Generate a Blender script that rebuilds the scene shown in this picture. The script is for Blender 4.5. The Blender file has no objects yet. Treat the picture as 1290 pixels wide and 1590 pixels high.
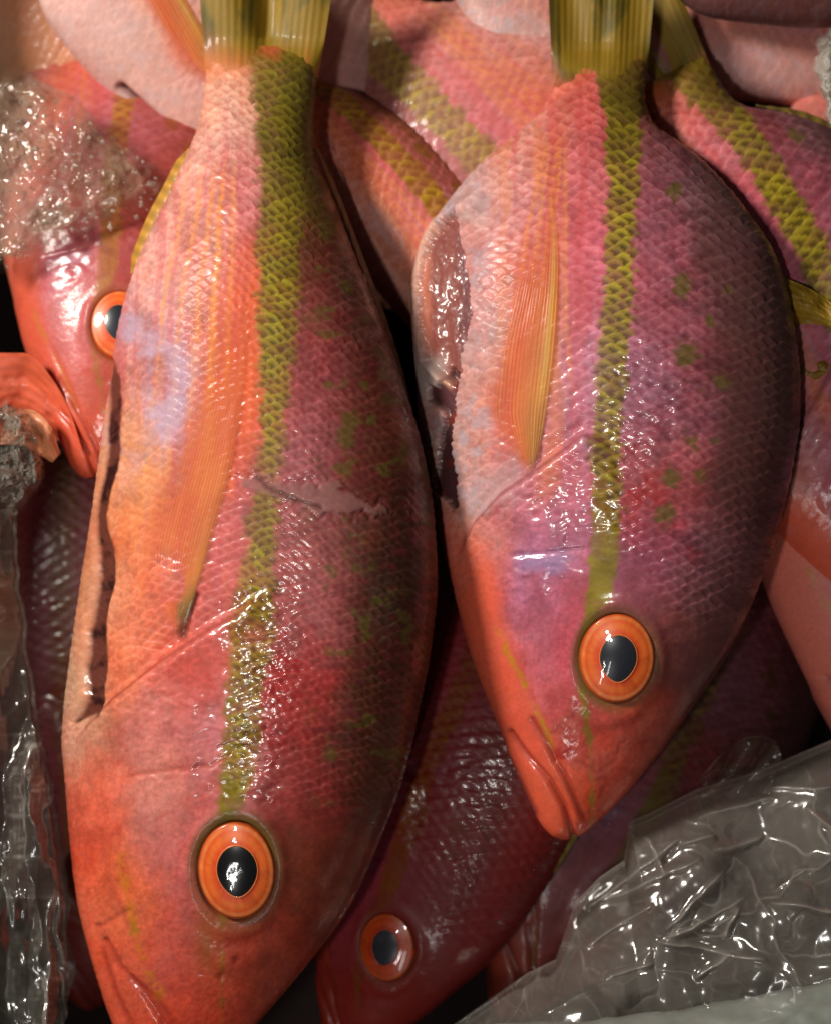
import bpy, math, random
import numpy as np
from mathutils import Vector, Matrix

# ------------------------------------------------------------------ camera, light, exposure
K = 0.00025          # metres per photo pixel on the z = 0 plane
H = 0.75             # camera height above the flank of the fish
CX, CY = 645.0, 795.0
sc = bpy.context.scene
COL = sc.collection

cam_d = bpy.data.cameras.new('camera')
cam = bpy.data.objects.new('camera', cam_d); COL.objects.link(cam)
cam.location = (0, 0, H)
cam_d.sensor_fit = 'VERTICAL'; cam_d.sensor_height = 36.0
cam_d.lens = 36.0 * H / (1590 * K)
cam_d.clip_start = 0.01; cam_d.clip_end = 50
cam_d.dof.use_dof = True
cam_d.dof.focus_distance = H - 0.025
cam_d.dof.aperture_fstop = 4.5
sc.camera = cam

w = bpy.data.worlds.new('World'); sc.world = w; w.use_nodes = True
w.node_tree.nodes['Background'].inputs[0].default_value = (1.0, 0.93, 0.86, 1)
w.node_tree.nodes['Background'].inputs[1].default_value = 0.03

def area(name, loc, target, size, power, colour):
    d = bpy.data.lights.new(name, 'AREA'); d.shape = 'DISK'; d.size = size; d.energy = power; d.color = colour
    o = bpy.data.objects.new(name, d); COL.objects.link(o); o.location = loc
    o.rotation_euler = (Vector(target) - Vector(loc)).to_track_quat('-Z', 'Y').to_euler()
    return o
area('market_lamp', (-0.74, 0.46, 0.60), (0, 0, 0), 0.22, 12.4, (1.0, 0.93, 0.83))
area('aisle_lamp', (-0.24, -0.17, 1.0), (0, 0, 0), 0.06, 2.2, (1.0, 0.95, 0.88))

tube_d = bpy.data.lights.new('tube_lamp', 'AREA'); tube_d.shape = 'RECTANGLE'; tube_d.size = 0.42; tube_d.size_y = 0.03; tube_d.energy = 1.25; tube_d.color = (1.0, 0.96, 0.92)
tube = bpy.data.objects.new('tube_lamp', tube_d); COL.objects.link(tube); tube.location = (-0.30, -0.86, 0.86)
tube.rotation_euler = (Vector((0, -.05, 0)) - tube.location).to_track_quat('-Z', 'X').to_euler()

vs = sc.view_settings
vs.view_transform = 'Standard'; vs.look = 'None'; vs.exposure = 0.0; vs.gamma = 1.0; vs.use_curve_mapping = False
sc.cycles.use_denoising = True
sc.cycles.max_bounces = 10; sc.cycles.transparent_max_bounces = 12
sc.cycles.caustics_reflective = False; sc.cycles.caustics_refractive = False
sc.cycles.sample_clamp_indirect = 4

# ------------------------------------------------------------------ numeric helpers
def lin(c):
    c = np.asarray(c, dtype=np.float64) / 255.0
    return np.where(c <= 0.04045, c / 12.92, ((c + 0.055) / 1.055) ** 2.4)

def smooth(a, b, x):
    t = np.clip((x - a) / (b - a), 0, 1)
    return t * t * (3 - 2 * t)

def vnoise(x, y, seed):
    rng = np.random.RandomState(seed)
    T = rng.rand(256, 256)
    xi = np.floor(x).astype(np.int64); yi = np.floor(y).astype(np.int64)
    fx = x - xi; fy = y - yi
    fx = fx * fx * (3 - 2 * fx); fy = fy * fy * (3 - 2 * fy)
    a = T[xi & 255, yi & 255]; b = T[(xi + 1) & 255, yi & 255]
    c = T[xi & 255, (yi + 1) & 255]; d = T[(xi + 1) & 255, (yi + 1) & 255]
    return (a * (1 - fx) + b * fx) * (1 - fy) + (c * (1 - fx) + d * fx) * fy

def fbm(x, y, seed, octv=4):
    s = 0; amp = 0.5; tot = 0
    for o in range(octv):
        s = s + amp * vnoise(x * 2 ** o + 17.3 * o, y * 2 ** o + 5.1 * o, seed + o); tot += amp; amp *= 0.5
    return s / tot

def pchip(xs, ys):
    xs = np.asarray(xs, float); ys = np.asarray(ys, float)
    h = np.diff(xs); d = np.diff(ys) / h
    m = np.zeros_like(ys)
    for i in range(1, len(xs) - 1):
        if d[i - 1] * d[i] > 0:
            w1 = 2 * h[i] + h[i - 1]; w2 = h[i] + 2 * h[i - 1]
            m[i] = (w1 + w2) / (w1 / d[i - 1] + w2 / d[i])
    m[0] = d[0]; m[-1] = d[-1]
    def f(x):
        x = np.clip(x, xs[0], xs[-1])
        i = np.clip(np.searchsorted(xs, x) - 1, 0, len(xs) - 2)
        t = (x - xs[i]) / h[i]
        return ((2*t**3 - 3*t**2 + 1) * ys[i] + (t**3 - 2*t**2 + t) * h[i] * m[i]
                + (-2*t**3 + 3*t**2) * ys[i + 1] + (t**3 - t**2) * h[i] * m[i + 1])
    return f

def dist_line(px, py, pts):
    """distance to a polyline, signed side, and position 0..1 along it"""
    best = np.full(px.shape, 1e9); side = np.zeros(px.shape); tt = np.zeros(px.shape)
    n = len(pts) - 1
    for i in range(n):
        ax, ay = pts[i]; bx, by = pts[i + 1]
        dx, dy = bx - ax, by - ay; L = dx * dx + dy * dy
        t = np.clip(((px - ax) * dx + (py - ay) * dy) / L, 0, 1)
        qx = px - ax - t * dx; qy = py - ay - t * dy
        d = np.hypot(qx, qy); m = d < best
        best = np.where(m, d, best)
        side = np.where(m, np.sign(dx * (py - ay) - dy * (px - ax)), side)
        tt = np.where(m, (i + t) / n, tt)
    return best, side, tt

def in_poly(px, py, pts):
    """signed distance, negative inside"""
    ins = np.zeros(px.shape, bool)
    n = len(pts)
    for i in range(n):
        x0, y0 = pts[i]; x1, y1 = pts[(i + 1) % n]
        c = ((y0 > py) != (y1 > py)) & (px < (x1 - x0) * (py - y0) / ((y1 - y0) if y1 != y0 else 1e-9) + x0)
        ins ^= c
    d, _, _ = dist_line(px, py, list(pts) + [pts[0]])
    return np.where(ins, -d, d)

def anchors_field(anchors, sigma=55.0, bounds=(-260, -260, 1500, 1850), step=8):
    A = np.array([a[:2] for a in anchors], float); C = lin([a[2:5] for a in anchors])
    gx = np.arange(bounds[0], bounds[2], step); gy = np.arange(bounds[1], bounds[3], step)
    X, Y = np.meshgrid(gx, gy)
    d2 = (X[..., None] - A[:, 0]) ** 2 * 1.4 + (Y[..., None] - A[:, 1]) ** 2 * 0.75
    dm = d2.min(-1, keepdims=True)
    W = np.exp(-(d2 - dm) / (2 * sigma ** 2)); W /= W.sum(-1, keepdims=True)
    G = W @ C
    def f(px, py):
        u = np.clip((px - bounds[0]) / step, 0, len(gx) - 1.001); v = np.clip((py - bounds[1]) / step, 0, len(gy) - 1.001)
        i = u.astype(int); j = v.astype(int); fu = (u - i)[..., None]; fv = (v - j)[..., None]
        return ((G[j, i] * (1 - fu) + G[j, i + 1] * fu) * (1 - fv) + (G[j + 1, i] * (1 - fu) + G[j + 1, i + 1] * fu) * fv)
    return f

def mixc(c, rgb, m):
    rgb = lin(rgb) if not isinstance(rgb, np.ndarray) else rgb
    m = np.clip(m, 0, 1)
    return c * (1 - m[..., None]) + rgb * m[..., None]

# ------------------------------------------------------------------ mesh helpers
def mesh_grid(name, V, mat, parent=None, wrap=False, cols=None, attrs=None, caps=False):
    """V: (rows, columns, 3) -> one mesh object"""
    R, Cn = V.shape[:2]
    idx = np.arange(R * Cn).reshape(R, Cn)
    if wrap:
        nx = np.roll(idx, -1, axis=1)
        a, b, c, d = idx[:-1], nx[:-1], nx[1:], idx[1:]
    else:
        a, b, c, d = idx[:-1, :-1], idx[:-1, 1:], idx[1:, 1:], idx[1:, :-1]
    F = np.stack([a.ravel(), d.ravel(), c.ravel(), b.ravel()], 1)
    return mesh_raw(name, V.reshape(-1, 3), F, mat, parent, None if cols is None else cols.reshape(-1, cols.shape[-1]),
                    None if attrs is None else {k: v.reshape(-1) for k, v in attrs.items()})

def mesh_raw(name, V, F, mat, parent=None, cols=None, attrs=None, smooth_shade=True):
    me = bpy.data.meshes.new(name)
    n = len(V); f = len(F); k = F.shape[1]
    me.vertices.add(n); me.vertices.foreach_set('co', np.ascontiguousarray(V, dtype=np.float32).ravel())
    me.loops.add(f * k); me.loops.foreach_set('vertex_index', np.ascontiguousarray(F, dtype=np.int32).ravel())
    me.polygons.add(f)
    me.polygons.foreach_set('loop_start', np.arange(0, f * k, k, dtype=np.int32))
    me.polygons.foreach_set('loop_total', np.full(f, k, dtype=np.int32))
    me.polygons.foreach_set('use_smooth', np.full(f, smooth_shade))
    me.update(calc_edges=True)
    if cols is not None:
        if cols.shape[1] == 3: cols = np.concatenate([cols, np.ones((n, 1))], 1)
        at = me.color_attributes.new('Col', 'FLOAT_COLOR', 'POINT')
        at.data.foreach_set('color', np.ascontiguousarray(cols, dtype=np.float32).ravel())
    for kk, vv in (attrs or {}).items():
        at = me.attributes.new(kk, 'FLOAT', 'POINT'); at.data.foreach_set('value', np.ascontiguousarray(vv, dtype=np.float32))
    me.materials.append(mat)
    o = bpy.data.objects.new(name, me); COL.objects.link(o)
    if parent is not None: o.parent = parent
    return o

def thing(name, label, cat, loc=(0, 0, 0), rot=(0, 0, 0), scale=1.0, group=None):
    o = bpy.data.objects.new(name, None); COL.objects.link(o)
    o.empty_display_size = 0.02
    o.location = loc; o.rotation_euler = rot; o.scale = (scale,) * 3
    o['label'] = label; o['category'] = cat
    if group: o['group'] = group
    return o

def W(px, py, z):
    f = (H - z) / H
    return np.stack([(px - CX) * K * f, (CY - py) * K * f, z + 0 * px], -1)

# ------------------------------------------------------------------ materials
def new_mat(name):
    m = bpy.data.materials.new(name); m.use_nodes = True
    nt = m.node_tree; b = nt.nodes['Principled BSDF']
    return m, nt, b

def skin_material(name, rough=0.46, coat=1.0, coat_rough=0.14, bump=0.10, sss=0.0, grain=650):
    m, nt, b = new_mat(name); N = nt.nodes; L = nt.links
    at = N.new('ShaderNodeAttribute'); at.attribute_name = 'Col'
    gl = N.new('ShaderNodeAttribute'); gl.attribute_name = 'gloss'
    tc = N.new('ShaderNodeTexCoord')
    n1 = N.new('ShaderNodeTexNoise'); n1.inputs['Scale'].default_value = grain; n1.inputs['Detail'].default_value = 4
    n2 = N.new('ShaderNodeTexNoise'); n2.inputs['Scale'].default_value = 260; n2.inputs['Detail'].default_value = 5
    n3 = N.new('ShaderNodeTexNoise'); n3.inputs['Scale'].default_value = 1900; n3.inputs['Detail'].default_value = 2
    for n in (n1, n2, n3): L.new(tc.outputs['Object'], n.inputs['Vector'])
    mr = N.new('ShaderNodeMapRange'); mr.inputs['From Min'].default_value = 0.3; mr.inputs['From Max'].default_value = 0.7
    mr.inputs['To Min'].default_value = 0.92; mr.inputs['To Max'].default_value = 1.08
    L.new(n1.outputs['Fac'], mr.inputs['Value'])
    mx = N.new('ShaderNodeMix'); mx.data_type = 'RGBA'; mx.blend_type = 'MULTIPLY'; mx.inputs['Factor'].default_value = 1
    L.new(at.outputs['Color'], mx.inputs[6]); L.new(mr.outputs['Result'], mx.inputs[7])
    L.new(mx.outputs[2], b.inputs['Base Color'])
    rr = N.new('ShaderNodeMapRange'); rr.inputs['To Min'].default_value = rough + 0.12; rr.inputs['To Max'].default_value = rough - 0.14
    L.new(gl.outputs['Fac'], rr.inputs['Value']); L.new(rr.outputs['Result'], b.inputs['Roughness'])
    cr = N.new('ShaderNodeMapRange'); cr.inputs['To Min'].default_value = coat * 0.06; cr.inputs['To Max'].default_value = coat
    L.new(gl.outputs['Fac'], cr.inputs['Value']); L.new(cr.outputs['Result'], b.inputs['Coat Weight'])
    b.inputs['Coat Roughness'].default_value = coat_rough
    b.inputs['Coat IOR'].default_value = 1.55
    b.inputs['Specular IOR Level'].default_value = 0.32
    b.inputs['Subsurface Weight'].default_value = sss
    b.inputs['Subsurface Radius'].default_value = (1.0, 0.35, 0.22)
    b.inputs['Subsurface Scale'].default_value = 0.003
    bp = N.new('ShaderNodeBump'); bp.inputs['Strength'].default_value = bump; bp.inputs['Distance'].default_value = 0.0005
    L.new(n2.outputs['Fac'], bp.inputs['Height'])
    bp2 = N.new('ShaderNodeBump'); bp2.inputs['Strength'].default_value = bump * 0.5; bp2.inputs['Distance'].default_value = 0.00012
    L.new(n3.outputs['Fac'], bp2.inputs['Height']); L.new(bp.outputs['Normal'], bp2.inputs['Normal'])
    L.new(bp.outputs['Normal'], b.inputs['Coat Normal']); L.new(bp2.outputs['Normal'], b.inputs['Normal'])
    return m

def fin_material():
    m, nt, b = new_mat('fin_membrane'); N = nt.nodes; L = nt.links
    at = N.new('ShaderNodeAttribute'); at.attribute_name = 'Col'
    L.new(at.outputs['Color'], b.inputs['Base Color']); L.new(at.outputs['Alpha'], b.inputs['Alpha'])
    b.inputs['Roughness'].default_value = 0.6; b.inputs['Coat Weight'].default_value = 0.12
    b.inputs['Coat Roughness'].default_value = 0.15
    b.inputs['Subsurface Weight'].default_value = 0.0
    tc = N.new('ShaderNodeTexCoord'); n = N.new('ShaderNodeTexNoise'); n.inputs['Scale'].default_value = 500
    L.new(tc.outputs['Object'], n.inputs['Vector'])
    bp = N.new('ShaderNodeBump'); bp.inputs['Strength'].default_value = 0.25; bp.inputs['Distance'].default_value = 0.0004
    L.new(n.outputs['Fac'], bp.inputs['Height']); L.new(bp.outputs['Normal'], b.inputs['Normal'])
    return m

def plain(name, rgb, rough=0.4, coat=0.0, noise=0, spec=0.5, attr=False):
    m, nt, b = new_mat(name); N = nt.nodes; L = nt.links
    c = lin(rgb)
    b.inputs['Base Color'].default_value = (*c, 1); b.inputs['Roughness'].default_value = rough
    b.inputs['Coat Weight'].default_value = coat; b.inputs['Coat Roughness'].default_value = 0.03
    b.inputs['Specular IOR Level'].default_value = spec
    if attr:
        at = N.new('ShaderNodeAttribute'); at.attribute_name = 'Col'; L.new(at.outputs['Color'], b.inputs['Base Color'])
    if noise:
        tc = N.new('ShaderNodeTexCoord'); n = N.new('ShaderNodeTexNoise'); n.inputs['Scale'].default_value = noise; n.inputs['Detail'].default_value = 5
        L.new(tc.outputs['Object'], n.inputs['Vector'])
        bp = N.new('ShaderNodeBump'); bp.inputs['Strength'].default_value = 0.4; bp.inputs['Distance'].default_value = 0.001
        L.new(n.outputs['Fac'], bp.inputs['Height']); L.new(bp.outputs['Normal'], b.inputs['Normal'])
        mx = N.new('ShaderNodeMix'); mx.data_type = 'RGBA'
        mx.inputs[6].default_value = (*(c * 0.6), 1); mx.inputs[7].default_value = (*(c * 1.25), 1)
        L.new(n.outputs['Fac'], mx.inputs['Factor'])
        if not attr: L.new(mx.outputs[2], b.inputs['Base Color'])
    return m

def film_material(name, rgb, clear, rough=0.16, noise=70, bump=0.4, spec=0.6, crease_glint=(214, 208, 200)):
    """thin plastic film: part clear, part milky, glossy on top; attribute crease whitens folds, for doubled film and painted highlights"""
    m, nt, b = new_mat(name); N = nt.nodes; L = nt.links
    c = lin(rgb)
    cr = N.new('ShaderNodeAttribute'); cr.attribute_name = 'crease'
    mx = N.new('ShaderNodeMix'); mx.data_type = 'RGBA'; mx.inputs[6].default_value = (*c, 1); mx.inputs[7].default_value = (*lin(crease_glint), 1)
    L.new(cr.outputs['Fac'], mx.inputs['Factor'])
    L.new(mx.outputs[2], b.inputs['Base Color']); b.inputs['Roughness'].default_value = rough
    b.inputs['Specular IOR Level'].default_value = spec
    b.inputs['Coat Weight'].default_value = 1.0; b.inputs['Coat Roughness'].default_value = 0.06
    tc = N.new('ShaderNodeTexCoord'); n = N.new('ShaderNodeTexNoise'); n.inputs['Scale'].default_value = noise; n.inputs['Detail'].default_value = 4
    L.new(tc.outputs['Object'], n.inputs['Vector'])
    bp = N.new('ShaderNodeBump'); bp.inputs['Strength'].default_value = bump; bp.inputs['Distance'].default_value = 0.002
    L.new(n.outputs['Fac'], bp.inputs['Height']); L.new(bp.outputs['Normal'], b.inputs['Normal']); L.new(bp.outputs['Normal'], b.inputs['Coat Normal'])
    tr = N.new('ShaderNodeBsdfTransparent'); tl = N.new('ShaderNodeBsdfTranslucent'); L.new(mx.outputs[2], tl.inputs[0])
    m1 = N.new('ShaderNodeMixShader'); m1.inputs[0].default_value = 0.5
    L.new(b.outputs[0], m1.inputs[1]); L.new(tl.outputs[0], m1.inputs[2])
    mr = N.new('ShaderNodeMapRange'); mr.inputs['From Min'].default_value = 0.3; mr.inputs['From Max'].default_value = 0.7
    mr.inputs['To Min'].default_value = clear + 0.08; mr.inputs['To Max'].default_value = clear - 0.08
    L.new(n.outputs['Fac'], mr.inputs['Value'])
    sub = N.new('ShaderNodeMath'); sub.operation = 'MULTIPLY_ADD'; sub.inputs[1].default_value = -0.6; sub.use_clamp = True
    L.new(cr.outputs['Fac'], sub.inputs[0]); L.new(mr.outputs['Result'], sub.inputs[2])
    m2 = N.new('ShaderNodeMixShader'); L.new(sub.outputs[0], m2.inputs[0])
    L.new(m1.outputs[0], m2.inputs[1]); L.new(tr.outputs[0], m2.inputs[2])
    # glossy sheen over clear and milky parts alike
    gs = N.new('ShaderNodeBsdfGlossy'); gs.inputs['Roughness'].default_value = 0.13; L.new(bp.outputs['Normal'], gs.inputs['Normal'])
    m3 = N.new('ShaderNodeMixShader'); m3.inputs[0].default_value = 0.07
    L.new(m2.outputs[0], m3.inputs[1]); L.new(gs.outputs[0], m3.inputs[2])
    L.new(m3.outputs[0], N['Material Output'].inputs['Surface'])
    return m

def cornea_material():
    m, nt, b = new_mat('cornea_film'); N = nt.nodes; L = nt.links
    tr = N.new('ShaderNodeBsdfTransparent'); g = N.new('ShaderNodeBsdfGlossy'); g.inputs['Roughness'].default_value = 0.06
    lw = N.new('ShaderNodeLayerWeight'); lw.inputs['Blend'].default_value = 0.5
    pw = N.new('ShaderNodeMath'); pw.operation = 'POWER'; pw.inputs[1].default_value = 5; L.new(lw.outputs['Facing'], pw.inputs[0])
    fr = N.new('ShaderNodeMath'); fr.operation = 'MULTIPLY_ADD'; fr.inputs[1].default_value = 0.3; fr.inputs[2].default_value = 0.06; L.new(pw.outputs[0], fr.inputs[0])
    ms = N.new('ShaderNodeMixShader'); L.new(fr.outputs[0], ms.inputs[0]); L.new(tr.outputs[0], ms.inputs[1]); L.new(g.outputs[0], ms.inputs[2])
    L.new(ms.outputs[0], N['Material Output'].inputs['Surface'])
    return m

def ice_material(name, rgb, clear=0.35, bump=.7):
    m, nt, b = new_mat(name); N = nt.nodes; L = nt.links
    c = lin(rgb)
    b.inputs['Base Color'].default_value = (*c, 1); b.inputs['Roughness'].default_value = 0.12
    b.inputs['Coat Weight'].default_value = 0.8; b.inputs['Coat Roughness'].default_value = 0.04
    b.inputs['Subsurface Weight'].default_value = 0.5; b.inputs['Subsurface Radius'].default_value = (1, .9, .8); b.inputs['Subsurface Scale'].default_value = 0.006
    tc = N.new('ShaderNodeTexCoord'); n = N.new('ShaderNodeTexNoise'); n.inputs['Scale'].default_value = 190; n.inputs['Detail'].default_value = 5
    L.new(tc.outputs['Object'], n.inputs['Vector'])
    n2 = N.new('ShaderNodeTexNoise'); n2.inputs['Scale'].default_value = 55; n2.inputs['Detail'].default_value = 4
    L.new(tc.outputs['Object'], n2.inputs['Vector'])
    bp = N.new('ShaderNodeBump'); bp.inputs['Strength'].default_value = bump; bp.inputs['Distance'].default_value = 0.0012
    L.new(n.outputs['Fac'], bp.inputs['Height']); L.new(bp.outputs['Normal'], b.inputs['Normal']); L.new(bp.outputs['Normal'], b.inputs['Coat Normal'])
    tr = N.new('ShaderNodeBsdfTransparent')
    mr = N.new('ShaderNodeMapRange'); mr.inputs['From Min'].default_value = 0.35; mr.inputs['From Max'].default_value = 0.65
    mr.inputs['To Min'].default_value = min(clear + 0.3, 0.95); mr.inputs['To Max'].default_value = max(clear - 0.3, 0)
    L.new(n2.outputs['Fac'], mr.inputs['Value'])
    ed = N.new('ShaderNodeAttribute'); ed.attribute_name = 'edge'
    mxm = N.new('ShaderNodeMath'); mxm.operation = 'MAXIMUM'; L.new(mr.outputs['Result'], mxm.inputs[0]); L.new(ed.outputs['Fac'], mxm.inputs[1])
    ms = N.new('ShaderNodeMixShader'); L.new(mxm.outputs[0], ms.inputs[0]); L.new(b.outputs[0], ms.inputs[1]); L.new(tr.outputs[0], ms.inputs[2])
    L.new(ms.outputs[0], N['Material Output'].inputs['Surface'])
    return m

SKIN = skin_material('wet_fish_skin')
SKIN_BACK = skin_material('wet_fish_skin_lower_layer', rough=0.45, coat=0.6, coat_rough=0.12, bump=0.40, sss=0.0)
FIN = fin_material()
IRIS = plain('iris', (240, 110, 35), 0.35, 0.5, attr=True)
PUPIL = plain('pupil', (40, 43, 52), 0.3, 0.5)
CORNEA = cornea_material()

# ------------------------------------------------------------------ fish anatomy
def scale_relief(px, py, p, wd, seed, xmid=0.0, lean=0.0):
    """imbricated scales with free edges towards the tail (up).  returns 0..1 height, 0 just behind a free edge"""
    wx = (fbm(px / 80, py / 80, seed) - .5) * 26 + (fbm(px / 17, py / 17, seed + 3) - .5) * 9
    wy = (fbm(px / 70 + 9, py / 70, seed + 7) - .5) * 22 + (fbm(px / 15 + 9, py / 15, seed + 11) - .5) * 6
    q = px - xmid
    sl = lean * np.where(q > 0, np.sqrt(q * q + 900) - 30, -0.45 * (np.sqrt(q * q + 900) - 30) * -1)
    b = (px + wx) / wd; a = -(py - sl + wy) / p
    def fam(off, par):
        t = ((b + off) % 1.0) * 2 - 1
        arc = 0.95 * (1 - np.abs(t) ** 1.8)
        q_ = (a - arc - par) / 2.0
        return (1 - (q_ % 1.0)) * 2.0, t, np.floor(q_) * 57.31 + np.floor(b + off) * 13.73 + off * 5.1
    d0, t0, i0 = fam(0.0, 0.0); d1, t1, i1 = fam(0.5, 1.0)
    own = d0 < d1
    d = np.where(own, d0, d1); t = np.where(own, t0, t1); cid = np.where(own, i0, i1)
    rnd = np.modf(np.abs(np.sin(cid * 12.9898)) * 43758.5453)[0]
    saw = np.clip(1 - d / 1.3, 0, 1)
    lens = smooth(0, .16, d) * np.exp(-(d / .75) ** 2) * np.clip(1 - t * t, 0, 1) ** .7
    h = .40 * saw + .75 * lens * (.55 + .9 * rnd)
    return np.clip(h, 0, 1.2), rnd

def section_grid(spec, rows, nfront, nback, persp=True, centre=(0, 0)):
    """builds the body as a stack of rolled ellipses.  Returns V, N, PX, PY (where each vertex lies on the flank, in photo pixels)"""
    T = np.array(spec['rows'], float)
    fl, fr, fb, fz, fro = (pchip(T[:, 0], T[:, i]) for i in range(1, 6))
    y0, y1 = T[0, 0], T[-1, 0]
    u = np.linspace(0, 1, rows)
    ys = y0 + (y1 - y0) * (u - 0.0) ** 1.0
    # finer rows close to the snout
    endw = 0.06
    ys = y0 + (y1 - y0) * np.where(u < 1 - endw * 2, u * (1 - endw) / (1 - 2 * endw), 1 - endw * ((1 - u) / (2 * endw)) ** 2)
    xl, xr, B, cz, ro = fl(ys), fr(ys), fb(ys), fz(ys), np.radians(fro(ys))
    ax = np.maximum((xr - xl) / 2, 0.3); xc = (xr + xl) / 2
    B = np.maximum(B, 0.3)
    A = np.sqrt(np.maximum(ax ** 2 - (B * np.sin(ro)) ** 2, 0.05)) / np.cos(ro)
    e = 0.30
    ph = np.concatenate([np.linspace(-e, math.pi + e, nfront), np.linspace(math.pi + e, 2 * math.pi - e, nback + 2)[1:-1]])
    c, s = np.cos(ph)[None], np.sin(ph)[None]
    ss = np.sign(s) * np.abs(s) ** spec.get('full', 0.9)
    e1 = A[:, None] * c; e2 = B[:, None] * ss
    dx = e1 * np.cos(ro)[:, None] + e2 * np.sin(ro)[:, None]
    dz = -e1 * np.sin(ro)[:, None] + e2 * np.cos(ro)[:, None]
    z = cz[:, None] + dz * K
    f = (H - cz[:, None]) / H if persp else 1.0
    ox, oy = (CX, CY) if persp else centre
    X = (xc[:, None] - ox + dx) * K * f
    Y = (oy - ys[:, None]) * K * f + 0 * X
    V = np.stack([X, Y, z], -1)
    du = np.roll(V, -1, 1) - np.roll(V, 1, 1)
    dv = np.gradient(V, axis=0)
    Nn = np.cross(dv, du); Nn /= np.maximum(np.linalg.norm(Nn, axis=-1, keepdims=True), 1e-12)
    sgn = np.sign((Nn[rows // 2, nfront // 2, 2]))
    Nn *= sgn
    if persp:
        g = H / (H - z); PX = CX + X / K * g; PY = CY - Y / K * g
    else:
        PX = ox + X / K; PY = oy - Y / K
    return V, Nn, PX, PY, ys, nfront

class Surf:
    """height of the camera-side flank, looked up by flank pixel"""
    def __init__(self, V, PX, PY, nfront):
        self.V = V[:, :nfront]; self.PX = PX[:, :nfront]; self.PY = PY[:, :nfront]
        self.mid = nfront // 2
    def at(self, px, py):
        px = np.atleast_1d(np.asarray(px, float)); py = np.atleast_1d(np.asarray(py, float))
        out = np.zeros(px.shape + (3,))
        yc = self.PY[:, self.mid]
        for k in np.ndindex(px.shape):
            j = int(np.clip(np.searchsorted(yc, py[k]), 1, len(yc) - 1))
            for _ in range(2):   # rows bow slightly with height, so correct once
                r = self.PX[j]; i = int(np.argmin(np.abs(r - px[k])))
                j = int(np.clip(j + np.round((py[k] - self.PY[j, i]) / max(1e-6, abs(self.PY[min(j+1, len(yc)-1), i] - self.PY[j, i]))), 1, len(yc) - 1))
            r = self.PX[j]; o = np.argsort(r)
            out[k] = [np.interp(px[k], r[o], self.V[j][o, c]) for c in range(3)]
        return out

def fin_sheet(name, P, cols, mat, parent, origin=np.zeros(3)):
    return mesh_grid(name, P - origin, mat, parent, cols=cols)

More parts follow.
